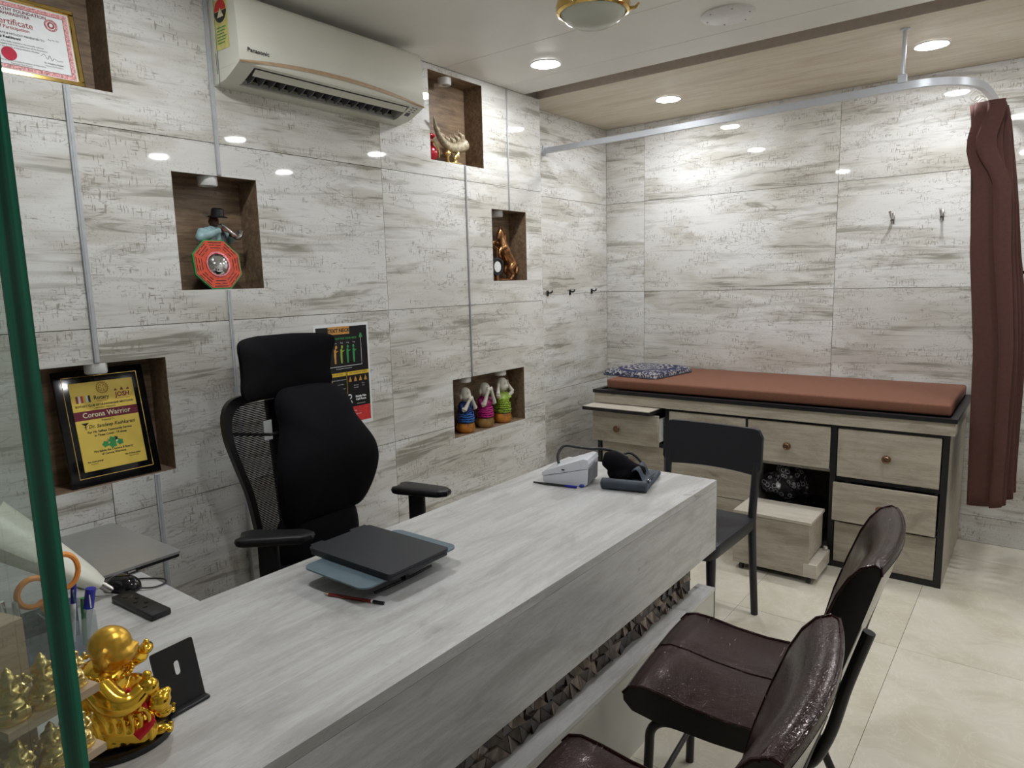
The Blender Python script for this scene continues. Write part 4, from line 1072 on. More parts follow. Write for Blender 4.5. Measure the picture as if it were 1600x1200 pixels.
for k, (mt) in enumerate(('amber', 'amber', 'lime', 'green', 'green')):
    u = .072 + k * .034; v = .285; m = MB()
    lean = .010 - k * .0025
    m.prism([(-.004, 0), (.004, 0), (.005, .036), (.006, .062), (-.005, .062), (-.006, .036)], 0, .0003, Q(u, v))
    m.prism([(lean + .0055 * cos(2 * pi * j / 12), .072 + .0075 * sin(2 * pi * j / 12)) for j in range(12)], 0, .0003, Q(u, v))
    m.prism([(0, .062), (0, .068), (lean, .072), (lean + .003, .066)], 0, .00035, Q(u, v))
    m.prism([(.004, .055), (.004, .048), (.016, .054), (.017, .057)], 0, .00035, Q(u, v))
    m.build('posture_figure', mt, bl)
    text(bl, 'poster_text', ('27 kg', '22 kg', '18 kg', '12 kg', '5 kg')[k], 'paper', .007, Q(u + .003, .374))
m = MB()
for a in ((.050, .0515, .272, .375), (.050, .252, .270, .272), (.2505, .252, .272, .395)): m.box(X1 - .0002, X1, y0 + a[0], y0 + a[1], z0 + a[2], z0 + a[3])
m.build('chart_line', 'paper', bl)
MB().prism([(-.010, 0), (.010, 0), (.006, .012), (.003, .02), (-.003, .02), (-.006, .012)], 0, .0003, Q(.251, .392)).build('green_bell', 'green', bl)
MB().box(X1 - .0003, X1, y0 + .045, y0 + .158, z0 + .228, z0 + .244).build('yellow_heading', 'yellow', bl)
MB().box(X1 - .0003, X1, y0 + .166, y0 + .288, z0 + .228, z0 + .244).build('yellow_heading', 'yellow', bl)
text(bl, 'poster_text', 'CAUSES OF NECK PAIN', 'ink', .008, Q(.10, .236, .0003)); text(bl, 'poster_text', 'HOW TO MINIMISE THE RISK', 'ink', .008, Q(.227, .236, .0003))
text(bl, 'poster_text', 'It is caused by looking down', 'paper', .0075, Q(.15, .262))
MB().box(X1 - .0002, X1, y0 + .161, y0 + .1625, z0 + .14, z0 + .246).build('divider_line', 'yellow', bl)
m = MB(); m.prism([(.008 * cos(2 * pi * j / 12), .040 + .011 * sin(2 * pi * j / 12)) for j in range(12)], 0, .0003, Q(.058, .165)); m.prism([(-.016, 0), (.014, 0), (.010, .020), (.002, .034), (-.008, .034), (-.014, .02)], 0, .0003, Q(.058, .165)); m.prism([(.020, 0), (.026, 0), (.026, .045), (.022, .045)], 0, .0003, Q(.058, .165)); m.build('aching_figure', 'amber', bl)
for k in range(4):
    MB().prism([(-.008, 0), (.008, 0), (.005, .012), (.0, .024), (-.005, .012)], 0, .0003, Q(.180 + k * .029, .198)).build('advice_figure', 'amber', bl)
for u, v, s_ in ((.118, .212, 'Hold the phone at eye level'), (.118, .192, 'Take breaks often'), (.118, .172, 'Keep the shoulders back'), (.118, .152, 'Stretch the neck'), (.212, .180, 'Rest arms'), (.212, .170, 'on a desk'), (.252, .185, 'Move'), (.252, .175, 'often')):
    text(bl, 'poster_text', s_, 'paper', .0068, Q(u, v))
text(bl, 'poster_text', 'Mobile Pain', 'paper', .013, Q(.235, .128), 'CENTER', 1, .0006); text(bl, 'poster_text', 'Cell Phone', 'paper', .013, Q(.235, .115), 'CENTER', 1, .0006); text(bl, 'poster_text', 'Scan for exercises', 'paper', .0065, Q(.235, .096))
for v in (.132, .106):
    MB().tube([Q(.172, v) @ Vector((.009 * cos(2 * pi * j / 16), .009 * sin(2 * pi * j / 16), 0)) for j in range(16)], .0028, 5, True).build('round_badge', 'paper', bl)
for v, s_ in ((.066, 'Book an appointment today'), (.050, 'Homoeopathy clinic and pain management'), (.034, 'Visit us for posture care')):
    text(bl, 'poster_text', s_, 'paper', .0085, Q(.16, v, -.0001), 'CENTER')

# ================================================================== FIGURES IN THE NICHES
# octagonal trigram mirror
t = thing('octagon_mirror', 'red octagonal mirror plaque with green rim in front of saxophone figure', 'mirror plaque', (XL - .004, 1.405, 1.5015))
la = R(10); ez = Vector((cos(la), 0, sin(la))); ey = Vector((-sin(la), 0, cos(la)))
BO = Vector((XL - .001, 1.405, 1.5025)) + ey * .0915
B_ = lambda d=0.0, r=0.0: frame(BO + ez * d, ex * cos(r) + ey * sin(r), ey * cos(r) - ex * sin(r), ez)
octo = lambda r: [(r * cos(pi / 8 + k * pi / 4), r * sin(pi / 8 + k * pi / 4)) for k in range(8)]
MB().prism(octo(.099), -.010, 0, B_()).build('rim', 'green', t)
fc = MB().prism(octo(.094), 0, .002, B_()).build('face', 'vermilion', t)
m = MB()
for k in range(8):
    mm = B_(.002, k * pi / 4)
    for j, r in enumerate((.060, .070, .080)):
        hwid = r * math.tan(pi / 8) * .80
        if (k + j) % 2: m.box(r, r + .0022, -hwid, -.004, 0, .001, mm); m.box(r, r + .0022, .004, hwid, 0, .001, mm)
        else: m.box(r, r + .0022, -hwid, hwid, 0, .001, mm)
m.build('trigram', 'ink', fc)
MB().lathe([(0, .002), (.047, .002), (.047, .005), (.041, .005), (0, .005)], 32, B_()).build('mirror_ring', 'red', fc)
MB().lathe([(.0405, .005), (.036, .012), (.025, .018), (.012, .0215), (0, .0225)], 32, B_()).build('convex_mirror', 'chrome', fc)

# saxophone player
t = thing('saxophone_figurine', 'resin saxophone player in black hat and pale teal shirt', 'figurine', (XL - .073, 1.432, 1.5015), R(8))
m = MB(); m.tube([(0, .025, .012), (.0, .024, .06), (0, .018, .13)], [.015, .017, .020], 12); m.tube([(.0, -.025, .012), (.0, -.024, .06), (0, -.018, .13)], [.015, .017, .02], 12); m.ell((0, 0, .135), (.028, .036, .025))
for s_ in (-1, 1): m.ell((.010, .026 * s_, .010), (.024, .012, .011))
blob(m, 'trousers', 'denim', t, .004, 3)
m = MB(); m.ell((0, 0, .185), (.030, .040, .048)); m.ell((-.002, 0, .215), (.026, .046, .022))
for s_, e, w in ((-1, (.008, -.066, .190), (.040, .000, .218)), (1, (.010, .066, .190), (.040, .048, .200))):
    m.tube([(0, .046 * s_, .216), e], [.019, .018], 12); m.tube([e, w], [.018, .011], 12); m.ell(e, .018)
blob(m, 'shirt', 'teal', t, .0035, 3)
m = MB(); m.ell((-.003, .021, .182), (.036, .026, .050)); m.ell((-.003, -.021, .182), (.036, .026, .050)); m.ell((-.014, 0, .185), (.026, .040, .050)); m.ell((-.004, .020, .215), (.022, .020, .020)); m.ell((-.004, -.020, .215), (.022, .020, .020)); blob(m, 'vest', 'vest', t, .003, 2)
m = MB(); m.ell((.026, 0, .190), (.008, .010, .040)); m.build('shirt_front', 'teal', t, True)
m = MB(); m.ell((.004, 0, .252), (.020, .018, .024)); m.tube([(0, 0, .22), (.002, 0, .245)], .012, 12); m.ell((.022, 0, .25), (.006, .005, .006)); m.ell((.002, .018, .25), (.005, .004, .007)); m.ell((.002, -.018, .25), (.005, .004, .007)); m.ell((.016, 0, .238), (.008, .009, .005))
blob(m, 'head', 'skin', t, .0025, 2)
m = MB()
for c in ((.044, .008, .220), (.044, .044, .202)):
    m.ell(c, (.012, .010, .009))
    for k in range(4): m.tube([(c[0] + .004, c[1] - .008 + k * .005, c[2]), (c[0] + .014, c[1] - .008 + k * .005, c[2] - .004), (c[0] + .013, c[1] - .008 + k * .005, c[2] - .010)], .0028, 6)
blob(m, 'hands', 'skin', t, .002, 2)
MB().lathe([(0, .268), (.034, .266), (.036, .269), (.024, .273), (.022, .296), (.014, .301), (0, .298)], 24, Matrix.Rotation(R(6), 4, 'Y')).build('hat', 'black', t, True)
m = MB(); m.tube(bez([(.028, 0, .238), (.044, .006, .236), (.050, .022, .220), (.050, .044, .204), (.046, .064, .194), (.044, .080, .200), (.044, .086, .218)], 6), [.003 + .0003 * k for k in range(36)] + [.016], 10); m.build('saxophone', 'steel', t, True)
MB().lathe([(0, 0), (.040, 0), (.042, .005), (.038, .010), (0, .010)], 28).build('base', 'denim', t, True)

# carved tusk on a gilded stand with a red pouch
t = thing('carved_tusk', 'ivory tusk carved with an elephant row on a gilded stand', 'ornament', (XL - .03, 2.72, 2.1035))
cur = bez([(XL + .030, 2.545, 2.300), (XL + .006, 2.590, 2.245), (XL - .020, 2.660, 2.205), (XL - .04, 2.740, 2.188), (XL - .045, 2.805, 2.197), (XL - .045, 2.850, 2.218)], 6)
nn = len(cur); m = MB(); m.tube(cur, [.003 + .030 * (k / (nn - 1)) ** .75 for k in range(nn)], 14); m.build('tusk', 'ivory', t)
for k in range(6):
    c = cur[8 + k * 4] + Vector((0, 0, .016 + .004 * k)); s_ = .75 + .08 * k; m = MB()
    m.ell(c + Vector((0, 0, .010)) * s_, (.010 * s_, .014 * s_, .011 * s_)); m.ell(c + Vector((0, -.015, .016)) * s_, (.008 * s_, .009 * s_, .009 * s_))
    m.tube([c + Vector((0, -.021, .016)) * s_, c + Vector((0, -.027, .024)) * s_, c + Vector((0, -.022, .036)) * s_], [.0035, .003, .002], 6)
    for a in (-.008, .008): m.cyl(c + Vector((.004, a, -.012)) * s_, c + Vector((.004, a, .006)) * s_, .0035 * s_, n=6)
    blob(m, 'carved_elephant', 'ivory', t, .0025, 1, False)
m = MB(); c = Vector((XL - .040, 2.735, 2.104))
m.ell(c + Vector((0, .03, .006)), (.030, .055, .008)); m.tube(bez([c + Vector((0, -.02, 0)), c + Vector((.01, -.035, .04)), c + Vector((0, -.015, .085))], 5), .009, 10); m.tube(bez([c + Vector((0, .06, 0)), c + Vector((.008, .020, .03)), c + Vector((.006, .05, .06)), c + Vector((0, .035, .085))], 5), .010, 10); m.ell(c + Vector((.008, -.03, .05)), (.015, .02, .018)); m.ell(c + Vector((.006, .045, .045)), (.013, .018, .014))
blob(m, 'gilded_stand', 'goldpale', t, .0035, 2, False)
t = thing('red_pouch', 'red cloth pouch with gold cord beside the tusk stand', 'pouch', (XL - .070, 2.610, 2.1035))
m = MB(); c = Vector((XL - .070, 2.612, 2.104)); m.ell(c + Vector((0, 0, .044)), (.040, .045, .045)); m.ell(c + Vector((0, .0, .098)), (.018, .022, .03)); m.ell(c + Vector((.0, 0, .128)), (.030, .036, .014))
m.warp(lambda p: (p.x, p.y, max(p.z, 2.104))); blob(m, 'pouch_body', 'red', t, .0045, 3, False)
m = MB(); m.tube([(c.x + .020 * cos(2 * pi * k / 16), c.y + .023 * sin(2 * pi * k / 16), c.z + .100) for k in range(16)], .004, 6, True); m.tube(bez([c + Vector((.028, .005, .098)), c + Vector((.048, .015, .06)), c + Vector((.046, .02, .02))], 5), .0035, 6); m.build('cord', 'goldpale', t)

# rearing horse with a wheel clock
t = thing('horse_figurine', 'bronze rearing horse beside a small wheel clock in the narrow niche', 'figurine', (XL - .065, 3.19, 1.5095))
X = XL - .068
V = lambda y, z, x=0: (X + x, y, 1.5095 + z)
m = MB(); m.tube(bez([V(3.262, .085), V(3.235, .125), V(3.200, .165), V(3.178, .205)], 5), [.036, .038, .038, .037, .036, .035, .034, .034, .034, .035, .036, .036, .034, .032, .030, .028], 14)
m.tube(bez([V(3.178, .205), V(3.172, .245), V(3.163, .275)], 5), [.030, .028, .026, .024, .022, .021, .020, .019, .018, .017, .016], 12)
m.tube([V(3.166, .280), V(3.150, .262), V(3.136, .235)], [.017, .014, .009], 12)
for s_ in (-1, 1):
    m.tube(bez([V(3.255, .095, .018 * s_), V(3.222, .065, .02 * s_), V(3.250, .035, .02 * s_), V(3.232 - .012 * s_, .008, .02 * s_)], 4), [.026, .024, .022, .019, .017, .015, .013, .012, .011, .010, .010, .010, .011], 10)
    m.tube(bez([V(3.178, .190, .018 * s_), V(3.140, .200 - .02 * s_, .02 * s_), V(3.118, .180 - .03 * s_, .02 * s_), V(3.132, .150 - .02 * s_, .02 * s_)], 4), [.018, .016, .014, .013, .012, .010, .010, .009, .009, .008, .008, .008, .009], 10)
    m.tube([V(3.168, .290, .008 * s_), V(3.170, .312, .010 * s_)], [.006, .002], 6)
m.ell(V(3.185, .006), (.035, .095, .007))
blob(m, 'horse', 'bronze', t, .003, 2, False)
m = MB(); m.tube(bez([V(3.180, .29), V(3.205, .262), V(3.200, .225), V(3.222, .20)], 5), [.006] * 8 + [.010] * 4 + [.004] * 4, 8); m.build('mane', 'bronze', t)
m = MB(); m.tube(bez([V(3.285, .100), V(3.312, .085), V(3.300, .050), V(3.308, .020)], 5), [.008] * 6 + [.013] * 6 + [.004] * 4, 8); m.build('tail', 'bronze', t)
m = MB(); m.lathe([(0, -.010), (.052, -.010), (.055, 0), (.050, .010), (.044, .011), (.042, .006), (0, .006)], 32, frame(V(3.095, .078, .02), (0, 1, 0), (0, 0, 1), (1, 0, 0))); m.build('clock_case', 'black', t)
MB().lathe([(0, .006), (.030, .006), (.030, .008), (0, .008)], 28, frame(V(3.095, .078, .021), (0, 1, 0), (0, 0, 1), (1, 0, 0))).build('clock_dial', 'white', t)
m = MB(); m.cyl(V(3.105, .13, .02), V(3.100, .19, .02), .004); m.cyl(V(3.085, .19, .02), V(3.165, .165, .01), .004); m.cyl(V(3.095, .0, .02), V(3.095, .03, .02), .012); m.build('clock_post', 'bronze', t)

# three little monks
def monk(y, H, robe, pose, basemat, label, x=XL - .060, rz=0.0):
    s = H / .265
    t = thing('monk_figurine', label, 'figurine', (x, y, .6905), rz, 'three ceramic monks in the wide niche')
    S = lambda *p: tuple(q * s for q in p)
    MB().lathe([(0, 0), (.040 * s, 0), (.052 * s, .012 * s), (.055 * s, .032 * s), (.047 * s, .052 * s), (.03 * s, .058 * s), (0, .058 * s)], 28).build('base', basemat, t, True)
    m = MB(); m.ell(S(0, 0, .115), S(.042, .043, .060)); m.ell(S(-.004, 0, .150), S(.032, .040, .028))
    for g in (-1, 1): m.tube([S(-.004, .036 * g, .158), S(.022, .040 * g, .125)], [.017 * s, .019 * s], 10)
    blob(m, 'robe', 'robe_' + robe, t, .0035, 3)
    m = MB(); m.lathe([(.0, .056 * s), (.046 * s, .058 * s), (.049 * s, .070 * s), (.045 * s, .095 * s), (.044 * s, .112 * s), (.02 * s, .12 * s), (0, .12 * s)], 32); m.warp(lambda p: (p.x * 1.05 + .004, p.y * (1 + .04 * sin(8 * math.atan2(p.y, p.x))), p.z)); m.build('skirt', 'skirt_' + robe, t, True)
    m = MB(); m.ell(S(.004, 0, .213), S(.034, .033, .038)); m.ell(S(.012, 0, .200), S(.028, .030, .024)); m.tube([S(0, 0, .165), S(.002, 0, .19)], .015 * s, 10); m.ell(S(.039, 0, .205), S(.005, .005, .006))
    for g in (-1, 1): m.ell(S(.0, .034 * g, .202), S(.007, .006, .016))
    hd = blob(m, 'head', 'porcelain', t, .003, 2)
    m = MB()
    for g in (-1, 1):
        el = S(.036, .046 * g, .130) if pose != 'ears' else S(.026, .066 * g, .165)
        hn = {'mouth': S(.046, .008 * g, .190), 'eyes': S(.043, .013 * g, .214), 'ears': S(.010, .040 * g, .212)}[pose]
        m.tube([S(.012, .038 * g, .140), el], [.013 * s, .012 * s], 10); m.tube([el, hn], [.012 * s, .008 * s], 10); m.ell(hn, S(.008, .011, .013))
        h = Vector(hn)
        for k in range(4):
            d = (k - 1.5) * .0045 * s
            if pose == 'ears': m.tube([h + Vector((d, 0, .006 * s)), h + Vector((d, -.002 * g * s, .022 * s))], .0026 * s, 6)
            else: m.tube([h + Vector((0, .0, d)), h + Vector((.001, -.016 * g * s, d + .004 * s))], .0028 * s, 6)
        m.tube([h + Vector((0, .004 * g * s, .006 * s)), h + Vector((.002, .0, .016 * s))], .003 * s, 6)
    blob(m, 'arms', 'porcelain', t, .0024, 2)
    m = MB()
    for g in (-1, 1):
        if pose != 'eyes': m.tube([S(.0355, (.013 + q * .004) * g, .2195 + .002 * (1 - abs(q))) for q in (-1.6, -.8, 0, .8, 1.6)], .0010 * s, 5)
        m.tube([S(.036, (.013 + q * .004) * g, .2275 + .002 * (1 - abs(q))) for q in (-1.6, 0, 1.6)], .0008 * s, 5)
    if pose != 'mouth': m.tube([S(.0405, q * .004, .192 - .001 * (2 - abs(q))) for q in (-2, -1, 0, 1, 2)], .0011 * s, 5)
    m.build('face_lines', 'ink', hd, True)
monk(2.800, .262, 'blue', 'mouth', 'stone', 'ceramic monk in a blue robe covering its mouth')
monk(2.965, .268, 'pink', 'eyes', 'stone2', 'ceramic monk in a pink robe covering its eyes')
monk(3.125, .278, 'green', 'ears', 'stone', 'ceramic monk in a green robe covering its ears')

# ================================================================== THINGS ON THE DESK
# laptop stand with a closed black laptop
t = thing('laptop_stand', 'slate blue plate stand with rounded corners under the black laptop', 'laptop stand', (-1.36, 1.175, ZD))
MB().prism(rrect(.245, .335, .028, 6), .0430, .0470).build('plate', 'slate', t, True)
for s_ in (-1, 1): MB().tube(bez([(s_ * .08, -.10, .0035), (s_ * .085, 0.0, .0035), (s_ * .08, .10, .0035)], 4), .0035, 8).build('foot_bar', 'blackp', t, True)
for s_ in (-1, 1): MB().rbox(s_ * .08 - .012, s_ * .08 + .012, -.006, .006, .003, .0435, .002, 1).build('leg', 'blackp', t, True)
t = thing('closed_laptop', 'closed matte black laptop lying across the slate stand', 'laptop', (-1.378, 1.178, ZD + .0472))
MB().prism(rrect(.318, .208, .010, 4), .0, .010).build('base', 'lapblack', t, True)
MB().prism(rrect(.322, .212, .010, 4), .012, .0185).build('lid', 'lapblack', t, True)
MB().rbox(-.155, .155, -.098, .098, .0100, .0120, .0005, 1).build('gap', 'black', t, True)
MB().cyl((-.150, .094, .011), (-.150, -.094, .011), .0075).build('hinge', 'black', t, True)
MB().prism([(-.178, -.085), (-.160, -.092), (-.160, -.045), (-.178, -.050)], .012, .016).build('cover_flap', 'lapblack', t, True)
MB().prism([(-.180, .050), (-.160, .045), (-.160, .100), (-.176, .104)], .012, .016).build('cover_flap', 'lapblack', t, True)
# pencil
a, b = Vector((-1.381, .997, ZD + .0042)), Vector((-1.216, 1.047, ZD + .0042)); d = b - a
t = thing('pencil', 'dark red hexagonal pencil with white band and black end', 'pencil', a)
MB().cyl(a + d * .09, a + d * .80, .0042, n=6).build('barrel', 'pencil', t, ang=10)
MB().cyl(a + d * .02, a + d * .09, .0012, .0042, n=6).build('sharpened_tip', 'standwood', t)
MB().cyl(a, a + d * .02, .0003, .0012, n=6).build('lead', 'ink', t)
MB().cyl(a + d * .80, a + d * .825, .0043, n=6).build('white_band', 'paper', t)
MB().cyl(a + d * .825, b, .0042, n=6).build('black_end', 'blackgloss', t)

# blood pressure monitor, tube and cuff
O = Vector((-1.480, 2.085, ZD)); u = Vector((.178, .046, 0)).normalized(); w = Vector((-u.y, u.x, 0))
F = frame(O, u, (0, 0, 1), -w)            # prism extrudes along -w ; use negative depth
t = thing('blood_pressure_monitor', 'white wedge-shaped blood pressure monitor with black air tube', 'blood pressure monitor', O)
MB().prism([(.012, .004), (.168, .002), (.178, .010), (.182, .070), (.004, .028), (.004, .012)], -.125, 0, F).build('body', 'bpwhite', t)
MB().prism([(.002, .0305), (.180, .0715), (.186, .090), (.180, .104), (.165, .106), (.010, .050), (.0, .042)], -.127, .002, F).build('lid', 'bpwhite', t)
MB().prism([(.178, .012), (.184, .012), (.186, .070), (.181, .070)], -.118, -.008, F).build('end_cap', 'bpgrey', t)
m = MB()
for uu in (.16,): m.rbox(uu - .01, uu + .008, -.012, .004, 0, .010, .003, 1, frame(O, u, w, (0, 0, 1)))
m.build('blue_foot', 'blue', t)
MB().ell(O + u * .085 + w * -.002 + Vector((0, 0, .060)), (.008, .003, .003)).build('button', 'ink', t)
E_ = lambda a, b, c: O + u * a + w * b + Vector((0, 0, c))
MB().tube(bez([E_(.055, .040, .068), E_(.045, .06, .10), E_(.06, .09, .128), E_(.11, .10, .125), E_(.17, .10, .122), E_(.20, .10, .125), E_(.25, .12, .115), E_(.30, .135, .09)], 8), .0055, 10).build('air_tube', 'blackp', t)
MB().cyl(E_(.060, .036, .056), E_(.055, .040, .070), .008).build('tube_plug', 'bpwhite', t)
t = thing('stylus', 'thin dark pen lying against the monitor', 'pen', E_(-.02, -.015, 0))
MB().tube([E_(-.03, -.012, .005), E_(.02, -.018, .005), E_(.10, -.022, .005)], [.003, .0045, .0045], 8).build('barrel', 'ink', t)
MB().tube([E_(.10, -.022, .005), E_(.145, -.024, .005)], [.005, .005], 8).build('cap', 'blue', t)
# cuff: rolled navy band, flat tail, black sleeve
O2 = Vector((-1.255, 2.150, ZD)); u2 = Vector((.165, .040, 0)).normalized(); w2 = Vector((-u2.y, u2.x, 0))
C_ = lambda a, b, c: O2 + u2 * a + w2 * b + Vector((0, 0, c))
t = thing('pressure_cuff', 'folded navy pressure cuff with black sleeve beside the monitor', 'pressure cuff', O2)
m = MB(); m.tube([C_(-.004, 0, .021), C_(.0, 0, .021), C_(.165, 0, .021), C_(.169, 0, .021)], [.012, .020, .020, .012], 18); m.rbox(0, .168, .0, .235, .003, .022, .008, 3, frame(O2, u2, w2, (0, 0, 1))); m.build('rolled_band', 'navy', t)
m = MB(); m.tube(bez([C_(-.02, .085, .090), C_(.02, .09, .080), C_(.08, .10, .050), C_(.13, .12, .038)], 5), [.024, .030, .034, .037, .040, .041, .041, .040, .038, .036, .034, .032, .030, .028, .026, .022], 16)
m.ell(C_(.05, .10, .036), (.06, .055, .036))
m.warp(lambda p: (p.x, p.y, max(p.z, ZD + .023))); blob(m, 'sleeve', 'cush', t, .005, 3, False)
m = MB(); vs = []
for k in range(13):
    a = k / 12; z = .060 - .035 * a + .012 * sin(a * 7)
    for b in (.04, .155): vs += [C_(.10 + .065 * a, b + .012 * sin(a * 5), z), C_(.10 + .065 * a, b + .012 * sin(a * 5), z + .004)]
m.add(vs, [f for k in range(12) for f in ((k * 4, k * 4 + 4, k * 4 + 6, k * 4 + 2), (k * 4 + 1, k * 4 + 3, k * 4 + 7, k * 4 + 5), (k * 4, k * 4 + 1, k * 4 + 5, k * 4 + 4), (k * 4 + 2, k * 4 + 6, k * 4 + 7, k * 4 + 3))] + [(0, 2, 3, 1), (48, 49, 51, 50)]).build('flap', 'navy', t)
MB().tube(bez([C_(.02, .15, .085), C_(.06, .17, .098), C_(.10, .17, .07), C_(.11, .16, .045)], 6), .005, 8).build('tube_loop', 'blackp', t)
MB().ell(C_(.160, .055, .030), (.008, .008, .005)).build('metal_ring', 'chrome', t)

# grey laptop overhanging the desk return
t = thing('grey_laptop', 'closed silver grey laptop overhanging the back edge of the desk return', 'laptop', (-2.135, .783, ZD), R(1))
MB().prism(rrect(.425, .255, .012, 4), .006, .014).build('base', 'blackp', t, True)
MB().prism(rrect(.430, .260, .012, 4), .0155, .0225).build('lid', 'lapgrey', t, True)
MB().prism(rrect(.418, .248, .010, 4), .014, .0155).build('gap', 'black', t, True)
for x, y in ((-.18, -.11), (.18, -.11), (-.18, .005), (.18, .005)): MB().lathe([(0, 0), (.008, 0), (.008, .006), (0, .006)], 12, Matrix.Translation((x, y, 0))).build('rubber_foot', 'black', t, True)
for y in (-.09, -.06, -.02): MB().box(.2125, .2140, y, y + .020, .0075, .012).build('port', 'steel', t, True)
# mouse and remote
t = thing('computer_mouse', 'glossy black mouse beside the silver laptop', 'mouse', (-1.845, .722, ZD), R(20))
m = MB().pad([(x, y * (1 - .12 * x / .05)) for x, y in rrect(.098, .058, .027, 6)], .004, .034, Matrix.Translation((0, 0, .004)), 2.3); m.build('shell', 'blackgloss', t, True)
MB().rbox(.018, .034, -.004, .004, .030, .036, .002, 2).build('scroll_wheel', 'blackp', t, True)
MB().tube(bez([(.045, 0, .008), (.075, .02, .004), (.085, .05, .004), (.060, .07, .004), (.01, .06, .004), (-.02, .045, .004)], 6), .0022, 6).build('cable', 'blackp', t, True)
t = thing('remote_control', 'slim black remote control lying in front of the mouse', 'remote control', (-1.695, .697, ZD), R(3))
MB().rbox(-.095, .095, -.024, .024, 0, .016, .004, 2).build('body', 'blackp', t, True)
for k in range(4): MB().lathe([(0, .016), (.006, .016), (.0055, .018), (0, .018)], 14, Matrix.Translation((-.03 + .022 * k, (-1) ** k * .007, 0))).build('button', 'black', t, True)
MB().lathe([(0, .016), (.013, .016), (.012, .0175), (0, .0175)], 20, Matrix.Translation((-.06, 0, 0))).build('navigation_ring', 'black', t, True)

# black slotted plate stand (card holder)
t = thing('phone_stand', 'upright black plate with a small slot behind the golden statue', 'phone stand', (-1.212, .555, ZD), R(5))
mm = frame((0, 0, .002), (0, 1, 0), (-sin(R(14)), 0, cos(R(14))), (cos(R(14)), 0, sin(R(14))))
hx, hz, sw, sh = .041, .114, .0055, .013; v0 = .072; m = MB()
pl2 = rrect(2 * hx, hz, .004, 3); slot = [(x, y) for x, y in rrect(2 * sw, 2 * sh, .005, 3)]
for z in (0, .0035):
    vs = [(x, y + hz / 2, z) for x, y in pl2] + [(x + .002, y + v0, z) for x, y in slot]; n = len(pl2)
    m.add(vs, [(k, (k + 1) % n, n + (k + 1) % n, n + k) for k in range(n)], mm)
n = len(pl2)
m.add([(x, y + hz / 2, z) for z in (0, .0035) for x, y in pl2], [(k, (k + 1) % n, n + (k + 1) % n, n + k) for k in range(n)], mm)
m.add([(x + .002, y + v0, z) for z in (0, .0035) for x, y in slot], [(k, (k + 1) % n, n + (k + 1) % n, n + k) for k in range(n)], mm)
m.build('plate', 'blackp', t, True)
MB().rbox(-.045, .004, -.030, .038, 0, .004, .0015, 1).build('base', 'blackp', t, True)
MB().rbox(-.012, .016, -.043, .043, .0, .007, .002, 1).build('lip', 'blackp', t, True)

# golden laughing figure
M['goldsatin'] = plain('satin_gold_paint', (.72, .42, .06), .34, metal=.75, var=.06, scale=30)
t = thing('golden_statue', 'shiny golden bald laughing statue with red sash on a black oval base', 'statue', (-1.215, .438, ZD), R(60))
MB().pad([(.088 * cos(2 * pi * k / 32), .074 * sin(2 * pi * k / 32)) for k in range(32)], .0, .014, None, 5).warp(lambda p: (p.x, p.y, p.z + .0005)).build('base', 'blackgloss', t, True)
m = MB(); m.ell((-.004, 0, .062), (.056, .058, .056)); m.ell((-.014, 0, .110), (.044, .056, .040)); m.ell((.030, 0, .070), (.036, .045, .040)); m.ell((-.040, .006, .050), (.032, .048, .046))
m.tube([(.0, -.035, .045), (.045, -.040, .030), (.060, -.032, .018)], [.030, .024, .016], 12); m.tube([(.0, .035, .045), (.045, .040, .030), (.060, .034, .018)], [.030, .024, .016], 12)
m.tube(bez([(-.01, -.048, .128), (.012, -.064, .104), (.034, -.062, .098), (.056, -.050, .110)], 4), [.022, .0225, .023, .023, .023, .0225, .022, .021, .020, .019, .018, .0165, .015], 12); m.tube([(-.01, .052, .128), (.020, .060, .112), (.046, .040, .128)], [.022, .021, .015], 12)
for k in range(7): m.tube(bez([(-.045 + .012 * k, -.046 - .004 * k, .120 - .006 * k), (-.02 + .013 * k, -.060, .075), (-.012 + .012 * k, -.058, .020)], 5), .0045, 6)
for k in range(3): m.tube(bez([(-.055, -.02 + .02 * k, .10), (-.072, -.02 + .022 * k, .06), (-.066, -.02 + .022 * k, .018)], 5), .006, 6)
m.ell((.0, 0, .024), (.062, .062, .016)); rb = blob(m, 'robe_and_body', 'gold', t, .0026, 3)
m = MB(); m.ell((.006, 0, .172), (.034, .030, .034)); m.ell((.016, 0, .158), (.031, .031, .022)); m.ell((.0, 0, .142), (.026, .028, .014)); m.ell((.043, 0, .166), (.006, .006, .006)); m.ell((.034, .012, .158), (.010, .010, .009)); m.ell((.034, -.012, .158), (.010, .010, .009)); m.ell((.037, 0, .149), (.009, .010, .005))
for s_ in (-1, 1): m.tube(bez([(.004, .030 * s_, .178), (-.004, .035 * s_, .170), (.0, .034 * s_, .152)], 4), [.005, .006, .006, .006, .006, .006, .006, .007, .006], 8)
blob(m, 'head', 'goldsatin', t, .0024, 2)
m = MB()
for k in range(26):
    a = 2 * pi * k / 26; m.ell((-.006 + .040 * cos(a), .044 * sin(a), .137 - .012 * cos(a)), .0042, None, 8, 6)
m.build('bead_necklace', 'gold', t, True)
m = MB(); m.tube(bez([(.030, -.058, .118), (.050, -.056, .098), (.054, -.058, .075), (.062, -.056, .055), (.040, -.066, .036)], 6), [.009] * 6 + [.007] * 6 + [.006] * 6 + [.010] * 7, 8, sx=.6); m.build('red_sash', 'red', t, True)
